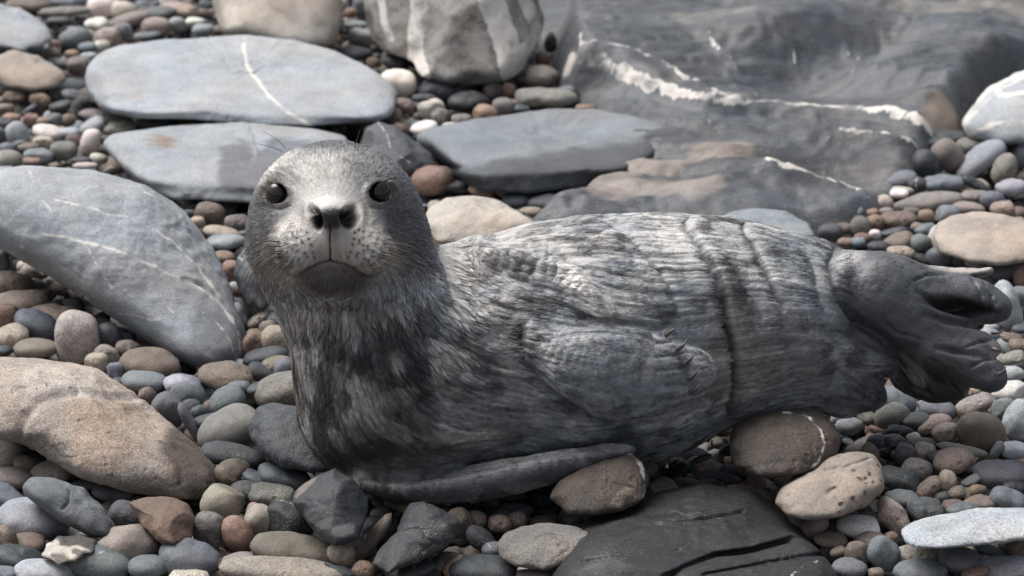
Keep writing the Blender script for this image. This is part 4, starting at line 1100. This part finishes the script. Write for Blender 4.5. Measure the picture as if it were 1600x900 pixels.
# coat colours: the animal's own markings, plus shade painted into the hind flipper hollow
col = np.zeros((len(V), 3))
n1 = fbm(V, 16, 420, 4); n2 = fbm(V, 34, 421, 3); n3 = fbm(V * np.array([0.7, 1, 1]), 9, 422)
nb = lic(V, fl, 48, 0.004, 2, 430) * 0.6 + 0.7 * fbm(V, 60, 435, 3); nb2 = lic(V, fl, 38, 0.004, 2, 431) * 0.6 + 0.8 * fbm(V, 44, 436, 3)
nb = nb / nb.std(); nb2 = nb2 / nb2.std()
grey = np.array([0.225, 0.238, 0.256]); pale = np.array([0.52, 0.505, 0.485]); dark = np.array([0.055, 0.054, 0.056]); brownish = np.array([0.20, 0.175, 0.155])
def mixc(c, m): 
    global col
    m = np.clip(m, 0, 1)[:, None]; col = col * (1 - m) + np.array(c) * m
col[:] = grey
mixc(pale, 0.45 * sstep(0.02, 0.34, n1 + 0.35 * n2) * sstep(640, 720, U_))
mixc(dark * 1.2, 0.82 * sstep(0.45, 1.1, -nb2)); mixc(pale * 0.85, 0.6 * sstep(0.7, 1.3, nb))
chest = sstep(470, 560, V_ + 0.12 * (U_ - 560) * 0) * (1 - sstep(700, 860, U_ + 0.35 * (V_ - 600) - 60 * n3))
mixc(dark * 1.0, 0.95 * chest)
mixc((0.135, 0.122, 0.114), chest * 0.95 * sstep(-0.7, 0.7, nb))
mixc((0.29, 0.28, 0.275), chest * 0.85 * sstep(0.4, 1.3, nb2))
mixc(dark * 0.5, chest * 0.92 * sstep(0.1, 0.9, -nb2))
def blob(u, v, ru, rv, c, amt, ang=0, soft=2, nz=0.25):
    cc, s = math.cos(R_(ang)), math.sin(R_(ang))
    x, z = U_ - u, -(V_ - v)
    q = np.sqrt(((x * cc + z * s) / ru) ** 2 + ((-x * s + z * cc) / rv) ** 2) + nz * n2
    mixc(c, amt * (1 - sstep(1 - 1 / soft, 1 + 1 / soft, q)) * sstep(0.4, 0.0, N[:, 2]))
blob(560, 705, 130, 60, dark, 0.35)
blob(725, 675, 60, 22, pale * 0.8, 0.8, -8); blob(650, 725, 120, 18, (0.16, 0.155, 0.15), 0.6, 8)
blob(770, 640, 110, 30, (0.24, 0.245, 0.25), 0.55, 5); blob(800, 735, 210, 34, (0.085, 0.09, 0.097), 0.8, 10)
blob(735, 480, 40, 18, pale * 1.1, 0.75, 10); blob(715, 415, 40, 50, pale, 0.5); blob(915, 460, 60, 22, pale * 1.2, 0.85, -48)
blob(830, 370, 120, 14, pale * 0.8, 0.4, -5); blob(1040, 370, 50, 22, pale, 0.55, -40); blob(985, 470, 30, 40, pale * 0.9, 0.5, -30)
blob(1150, 560, 60, 90, (0.25, 0.225, 0.2), 0.5); blob(1230, 560, 60, 70, (0.14, 0.135, 0.13), 0.6)
# flippers
mixc((0.07, 0.075, 0.086), 0.9 * sstep(1292, 1322, U_ - 95 * sstep(515, 575, V_) + 8 * n2))
blob(970, 585, 125, 66, (0.17, 0.182, 0.20), 0.7, -8); blob(1505, 482, 60, 18, (0.02, 0.019, 0.02), 0.9, -12); blob(1450, 600, 75, 42, (0.028, 0.026, 0.026), 0.95)  # hollow between the toes painted near-black: recess shade put into the colour
blob(1428, 572, 14, 32, (0.26, 0.225, 0.2), 0.85, 25, 3, 0.1); blob(1340, 615, 50, 34, (0.07, 0.07, 0.075), 0.7)
blob(1557, 545, 12, 16, (0.33, 0.29, 0.26), 0.7); blob(1510, 419, 50, 7, (0.45, 0.41, 0.37), 0.9, -3, 2, 0.1); blob(1395, 530, 90, 20, (0.05, 0.05, 0.055), 0.6, -35)
blob(1330, 400, 26, 12, pale, 0.5, 30)
sandy = vnoise(V, 420, 433) > 0.55
mixc((0.45, 0.36, 0.28), 0.7 * sandy * np.exp(-(((U_ - 985) / 35) ** 2 + ((V_ - 578) / 16) ** 2)))
# head
hd = sstep(490, 440, V_) * sstep(705, 665, U_)
mixc((0.20, 0.207, 0.218), 0.88 * hd)
blob(420, 265, 34, 42, (0.40, 0.375, 0.35), 0.75, 50); blob(430, 262, 62, 16, (0.58, 0.56, 0.53), 0.8, 45)
blob(517, 286, 62, 46, (0.58, 0.56, 0.53), 0.9, 0, 1.6); blob(505, 290, 42, 28, (0.62, 0.60, 0.57), 0.8)
blob(530, 229, 85, 13, (0.11, 0.115, 0.125), 0.85); blob(570, 262, 40, 22, (0.22, 0.222, 0.23), 0.6)
blob(516, 384, 100, 52, (0.43, 0.39, 0.355), 0.95, 0, 1.8, 0.2)
blob(450, 384, 34, 40, (0.62, 0.59, 0.555), 0.85); blob(590, 386, 26, 32, (0.58, 0.555, 0.525), 0.8); blob(462, 352, 24, 18, (0.5, 0.47, 0.44), 0.5); blob(572, 330, 20, 24, (0.42, 0.39, 0.36), 0.6)
blob(518, 434, 58, 20, (0.075, 0.064, 0.058), 0.85, 0, 2.5, 0.2); blob(520, 490, 95, 26, (0.20, 0.18, 0.165), 0.7)
blob(425, 430, 22, 70, (0.16, 0.145, 0.135), 0.6); blob(409, 350, 22, 60, (0.12, 0.122, 0.128), 0.7); blob(432, 332, 16, 12, (0.36, 0.36, 0.37), 0.6)
blob(635, 350, 30, 70, (0.145, 0.15, 0.158), 0.7); blob(610, 340, 12, 26, (0.10, 0.105, 0.112), 0.6)
blob(517, 341, 23, 18, (0.018, 0.017, 0.018), 0.95, 0, 4, 0.05); blob(517, 366, 12, 14, (0.12, 0.11, 0.105), 0.6)
blob(493, 340, 9, 21, (0.006, 0.006, 0.006), 1, 16, 4, 0.0); blob(546, 339, 15, 19, (0.006, 0.006, 0.006), 1, -20, 4, 0.0)
for (eu, ev_, er) in EYES:
    r = np.hypot(U_ - eu, (V_ - ev_) * 1.06)
    mixc((0.13, 0.105, 0.09), 0.65 * np.exp(-((r - er - 4) / 3.5) ** 2) * front)
    mixc((0.02, 0.018, 0.017), (1 - sstep(er + 0.5, er + 2.5, r)) * front)
for pts, w_, c in [([(468,428),(480,420),(496,412),(516,407),(538,412),(554,420),(568,428)], 3.5, (0.02, 0.018, 0.017)), ([(516,352),(516,406)], 1.6, (0.05, 0.045, 0.042))]:
    d, _ = polydist(UV, pts); mixc(c, 0.9 * np.exp(-(d / w_) ** 2) * front)
# whisker pits in curved rows
pits = []
for sgn, cx in ((-1, 478), (1, 556)):
    for row in range(6):
        for k in range(7):
            pits.append((cx + sgn * (k * 9.5 - row * 1.5 - 4) + 3 * math.sin(row * 7 + k * 5 + sgn), 362 + row * 10 + 0.12 * (k - 3) ** 2 + 3 * math.sin(k * 11 + row * 3)))
for (pu, pv) in pits:
    m = np.hypot(U_ - pu, V_ - pv)
    sel = m < 6
    mm = np.zeros(len(V)); mm[sel] = np.exp(-(m[sel] / 2.8) ** 2) * front[sel]
    mixc((0.05, 0.043, 0.04), 0.95 * mm)
ink = np.full(len(V), 30.0)                                # distance (px) to bare black skin: nostrils, lips, lids, whisker pits
def q_ell(u, v, ru, rv, ang):
    c, s = math.cos(R_(ang)), math.sin(R_(ang)); x, z = U_ - u, -(V_ - v)
    return (np.sqrt(((x * c + z * s) / ru) ** 2 + ((-x * s + z * c) / rv) ** 2) - 1) * min(ru, rv)
ink = np.minimum(ink, q_ell(493, 340, 8, 19, 18)); ink = np.minimum(ink, q_ell(546, 339, 13.5, 17, -20)); ink = np.minimum(ink, q_ell(540, 333, 8, 9, 0)); ink = np.minimum(ink, q_ell(494, 332, 6, 9, 0))
ink = np.minimum(ink, polydist(UV, [(468,428),(480,420),(496,412),(516,407),(538,412),(554,420),(568,428)])[0] - 1.6)
ink = np.minimum(ink, polydist(UV, [(516,350),(516,406)])[0] - 0.8)
for (eu, ev_, er) in EYES: ink = np.minimum(ink, np.hypot(U_ - eu, (V_ - ev_) * 1.06) - er - 1.6)
for (pu, pv) in pits: ink = np.minimum(ink, np.hypot(U_ - pu, V_ - pv) - 1.2)
ink[N[:, 2] > 0.1] = 30.0
bright = np.clip(1 + 0.30 * st1 * relief + 0.22 * st2 * relief, 0.4, 1.8)
col *= bright[:, None]
col = np.clip(col, 0.004, 0.8)

def to_world(P):
    u, v = UVof(P)
    t = (4.0 + P[:, 2])
    return CAM + (FWD + np.outer((u - 800) / FPX, RT) + np.outer((450 - v) / FPX, UP)) * t[:, None]
BASE = px(880, 760, 0.02)
Wv = to_world(V)

def coat_material(name, rough, sheen, attr='coat', bump=0.0):
    m = bpy.data.materials.new(name); m.use_nodes = True
    nt = m.node_tree; b = nt.nodes['Principled BSDF']
    a = nd(nt, 'ShaderNodeAttribute', attribute_name=attr)
    nt.links.new(a.outputs['Color'], b.inputs['Base Color'])
    b.inputs['Roughness'].default_value = rough
    b.inputs['Specular IOR Level'].default_value = 0.5
    if bump:
        tc = nd(nt, 'ShaderNodeTexCoord')
        n = nd(nt, 'ShaderNodeTexNoise'); n.inputs['Scale'].default_value = 350; n.inputs['Detail'].default_value = 4
        nt.links.new(tc.outputs['Object'], n.inputs['Vector'])
        bp = nd(nt, 'ShaderNodeBump'); bp.inputs['Strength'].default_value = bump; bp.inputs['Distance'].default_value = 0.002
        nt.links.new(n.outputs[0], bp.inputs['Height']); nt.links.new(bp.outputs[0], b.inputs['Normal'])
    return m
M_skin = coat_material('seal_skin', 0.42, 0, bump=0.5)
_nt = M_skin.node_tree; _b = _nt.nodes['Principled BSDF']
_old = _b.inputs['Base Color'].links[0].from_socket
_ia = nd(_nt, 'ShaderNodeAttribute', attribute_name='ink')
_mr = nd(_nt, 'ShaderNodeMapRange'); _nt.links.new(_ia.outputs['Fac'], _mr.inputs[0])
for _i, _v in zip((1, 2, 3, 4), (-0.6, 0.9, 0.97, 0.0)): _mr.inputs[_i].default_value = _v
_mx = nd(_nt, 'ShaderNodeMix', data_type='RGBA'); _nt.links.new(_mr.outputs[0], _mx.inputs[0]); _nt.links.new(_old, _mx.inputs[6])
_mx.inputs[7].default_value = (0.008, 0.007, 0.007, 1); _nt.links.new(_mx.outputs[2], _b.inputs['Base Color'])
seal = link('seal', None, BASE, label='grey mottled seal lying on the shingle and looking at the camera', cat='seal')
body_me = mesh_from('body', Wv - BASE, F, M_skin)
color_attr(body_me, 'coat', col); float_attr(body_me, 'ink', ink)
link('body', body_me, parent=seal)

# ---- fur: short wet hairs laid along the flow, drawn together into points
rs = np.random.RandomState(77)
vis = np.nonzero((N[:, 2] < 0.4) & (eye_push < 0.05) & (furry > 0.5) & (ink > 0.8) & ((U_ - 95 * sstep(515, 575, V_) < 1335) | (rs.rand(len(V)) < 0.12)))[0]
dens = np.ones(len(V))
dens[flip > 0.5] = 0.8
pick = vis[rs.rand(len(vis)) < 0.98]
pick = np.concatenate([pick, vis[rs.rand(len(vis)) < 0.55]])
NH = len(pick)
A0 = V[F[:, 0]]
jit = rs.uniform(-0.0011, 0.0011, (NH, 3))
n_ = N[pick]
jit -= (jit * n_).sum(1)[:, None] * n_
root = V[pick] + jit - n_ * 0.0004
hf_ = tangent(flow(root), n_)
u, v = UVof(root)
wig = vnoise(root, 45, 500)[:, None] * np.cross(n_, hf_)
hf_ = hf_ + 0.35 * wig; hf_ /= np.linalg.norm(hf_, axis=1)[:, None]
headw = sstep(440, 400, v) * sstep(690, 660, u)
beard = sstep(425, 470, v) * (1 - sstep(515, 560, v)) * (1 - sstep(690, 760, u))
crown = sstep(0.0, 0.8, np.hypot((u - 524) / 130, (v - 336) / 113) - 0.25) * headw
flp = flip[pick]
neck0 = np.maximum(beard, sstep(380, 420, v) * (1 - sstep(560, 620, v)) * sstep(590, 650, u) * (1 - sstep(720, 790, u)))
length = 0.0085 * (1 - headw) + 0.0050 * headw + 0.0050 * neck0 + 0.0060 * crown * sstep(0.6, 0.85, np.hypot((u - 524) / 130, (v - 336) / 113))
face = np.exp(-(((u - 516) / 95) ** 2 + ((v - 355) / 80) ** 2) ** 2)
length = length * (1 - 0.55 * face) * (1 - 0.45 * flp) * rs.uniform(0.7, 1.25, NH)
lift = 0.04 + 0.05 * headw + 0.50 * headw * crown + 0.12 * neck0 + 0.05 * rs.rand(NH)
tip = root + length[:, None] * (hf_ * np.cos(lift)[:, None] + n_ * np.sin(lift)[:, None])
# clumps
neckw = np.maximum(beard, sstep(380, 420, v) * (1 - sstep(560, 620, v)) * sstep(590, 650, u) * (1 - sstep(720, 790, u)))
pc = 1.0 / (14 + 2 * neckw + 4 * crown); pc /= pc.sum()
nc = NH // 15
ci = rs.choice(NH, nc, replace=False, p=pc)
from mathutils.kdtree import KDTree
kd = KDTree(nc)
croot = root[ci] - hf_[ci] * 0.0
for i, c in enumerate(croot): kd.insert(c, i)
kd.balance()
near = np.array([kd.find(p)[1] for p in root])
ctip = tip[ci][near]
pull = (0.35 + 0.4 * neck0 + 0.4 * crown + 0.15 * (1 - headw))[:, None] * rs.uniform(0.6, 1.1, (NH, 1))
pull = np.clip(pull * (1 - 0.6 * face[:, None]), 0, 0.92)
mid = root + (tip - root) * 0.5 + n_ * (length * 0.05)[:, None]
tip2 = tip + (ctip - tip) * pull
mid2 = mid + (ctip - tip) * pull * 0.30
cb = (1 + (rs.uniform(-0.3, 0.38, nc)[near]) * (1 + 0.5 * neckw) * (1 - 0.7 * face)) * (1 + 0.2 * neckw) * rs.uniform(0.85, 1.15, NH)
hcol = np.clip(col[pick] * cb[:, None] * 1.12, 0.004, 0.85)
hc = bpy.data.hair_curves.new('fur')
hc.add_curves([3] * NH)
pos = np.stack([to_world(root), to_world(mid2), to_world(tip2)], 1) - BASE
hc.attributes['position'].data.foreach_set('vector', pos.astype(np.float32).ravel())
rad = np.tile(np.array([0.00032, 0.00026, 0.00006], dtype=np.float32), NH)
ra = hc.attributes.get('radius') or hc.attributes.new('radius', 'FLOAT', 'POINT')
ra.data.foreach_set('value', rad)
ca = hc.attributes.new('coat', 'FLOAT_COLOR', 'CURVE')
ca.data.foreach_set('color', np.concatenate([hcol, np.ones((NH, 1))], 1).astype(np.float32).ravel())
M_fur = coat_material('seal_fur', 0.33, 0)
hc.materials.append(M_fur)
link('fur', hc, parent=seal, kind='stuff')

# ---- eyes
def surf_d(u, v):
    """depth of the undisplaced surface at a photo pixel"""
    P = np.stack([np.full(400, cu(u)), np.full(400, cv(v)), np.linspace(-0.32, 0.1, 400)], 1)
    s = seal_sdf(P)
    k = np.argmax(s < 0)
    return P[k, 2]
M_eye = bpy.data.materials.new('eye'); M_eye.use_nodes = True
b = M_eye.node_tree.nodes['Principled BSDF']; b.inputs['Base Color'].default_value = (0.012, 0.009, 0.008, 1); b.inputs['Roughness'].default_value = 0.05
b.inputs['Specular IOR Level'].default_value = 0.6
for (eu, ev_, er) in EYES:
    d = surf_d(eu, ev_)
    R = 22.0 / PM
    c = px(eu, ev_, d + R - 0.0018)
    D, Fi = ico(5)
    me = mesh_from('eye', D * R, Fi, M_eye)
    link('eye', me, c - BASE, parent=seal)

# ---- whiskers, claws
def tube(pts, r0, r1, n=5):
    pts = np.asarray(pts, dtype=float)
    tn = np.gradient(pts, axis=0); tn /= np.linalg.norm(tn, axis=1)[:, None]
    up = np.array([0.3, 0.5, 0.8]); VV, FF = [], []
    for i, p in enumerate(pts):
        a = np.cross(tn[i], up); a /= np.linalg.norm(a); bb = np.cross(tn[i], a)
        r = r0 + (r1 - r0) * i / (len(pts) - 1)
        for k in range(n):
            th = 2 * math.pi * k / n
            VV.append(p + r * (a * math.cos(th) + bb * math.sin(th)))
    for i in range(len(pts) - 1):
        for k in range(n):
            FF.append((i * n + k, i * n + (k + 1) % n, (i + 1) * n + (k + 1) % n, (i + 1) * n + k))
    return np.array(VV), FF
def bez(p, n=14):
    p = np.asarray(p, dtype=float); t = np.linspace(0, 1, n)[:, None]
    return (1 - t) ** 3 * p[0] + 3 * (1 - t) ** 2 * t * p[1] + 3 * (1 - t) * t ** 2 * p[2] + t ** 3 * p[3]
M_whisk = plain('whisker', (0.10, 0.065, 0.045), 0.4, 50)
def whisker(a, b_, c, e, depth=(0, -0.02, -0.02, 0.0), r=0.00085):
    d0 = surf_d(*a) + 0.001
    P4 = [px(*a, d0), px(*b_, d0 + depth[1]), px(*c, d0 + depth[2]), px(*e, d0 + depth[3])]
    VV, FF = tube(bez(P4) - BASE, r, r * 0.3)
    link('whisker', mesh_from('whisker', VV, FF, M_whisk), parent=seal)
for a, b_, c, e in [((440,385),(410,380),(375,400),(368,440)), ((444,393),(415,388),(380,410),(372,455)), ((448,400),(420,396),(388,420),(378,470)), ((440,402),(415,402),(392,425),(384,488)),
                    ((452,408),(425,408),(402,430),(396,490)), ((446,412),(428,415),(412,440),(404,505)), ((455,414),(435,420),(420,450),(418,500)), ((436,378),(405,372),(385,385),(374,408)),
                    ((438,396),(418,394),(386,412),(366,470)), ((460,416),(440,424),(428,450),(426,480))]:
    whisker(a, b_, c, e)
for a, b_, c, e in [((592,385),(640,385),(680,410),(672,460)), ((594,393),(640,395),(676,430),(655,500)), ((590,400),(630,402),(664,440),(640,515)), ((586,405),(620,410),(645,440),(632,490)),
                    ((580,410),(610,415),(632,450),(612,505)), ((596,380),(640,375),(690,400),(690,440)), ((575,414),(600,420),(618,450),(600,490)), ((590,396),(628,398),(655,425),(650,470))]:
    whisker(a, b_, c, e, (0, -0.02, -0.015, 0.045))
for a, b_, c, e in [((446,232),(440,222),(425,212),(412,206)), ((556,240),(562,225),(570,205),(577,190)), ((552,238),(555,225),(560,212),(563,202)), ((560,244),(575,230),(588,222),(598,215)), ((440,236),(428,230),(412,226),(398,224))]:
    whisker(a, b_, c, e, (0, 0.0, 0.0, 0.0), 0.0005)
M_claw = plain('claw', (0.08, 0.072, 0.068), 0.35, 120)
def claw(a, b_, c, r, d):
    P = bez([px(*a, d), px(*b_, d - 0.006), px(*b_, d - 0.008), px(*c, d - 0.002)], 9)
    VV, FF = tube(P - BASE, r, r * 0.12, 8)
    link('claw', mesh_from('claw', VV, FF, M_claw), parent=seal)
for a, b_, c, r in [((1040,524),(1050,517),(1058,509), 0.0030), ((1058,546),(1068,540),(1074,529), 0.0033), ((1070,568),(1080,561),(1086,549), 0.0033), ((1076,592),(1087,585),(1092,573), 0.0033), ((1078,614),(1089,608),(1096,597), 0.0030)]:
    claw(a, b_, c, r, surf_d(a[0] - 8, a[1]) + 0.0008)
for a, b_, c, r in [((1550,520),(1562,520),(1568,514), 0.003), ((1552,545),(1560,548),(1566,544), 0.003), ((1560,585),(1570,580),(1572,570), 0.003)]:
    claw(a, b_, c, r, surf_d(a[0] - 14, a[1]) - 0.002)
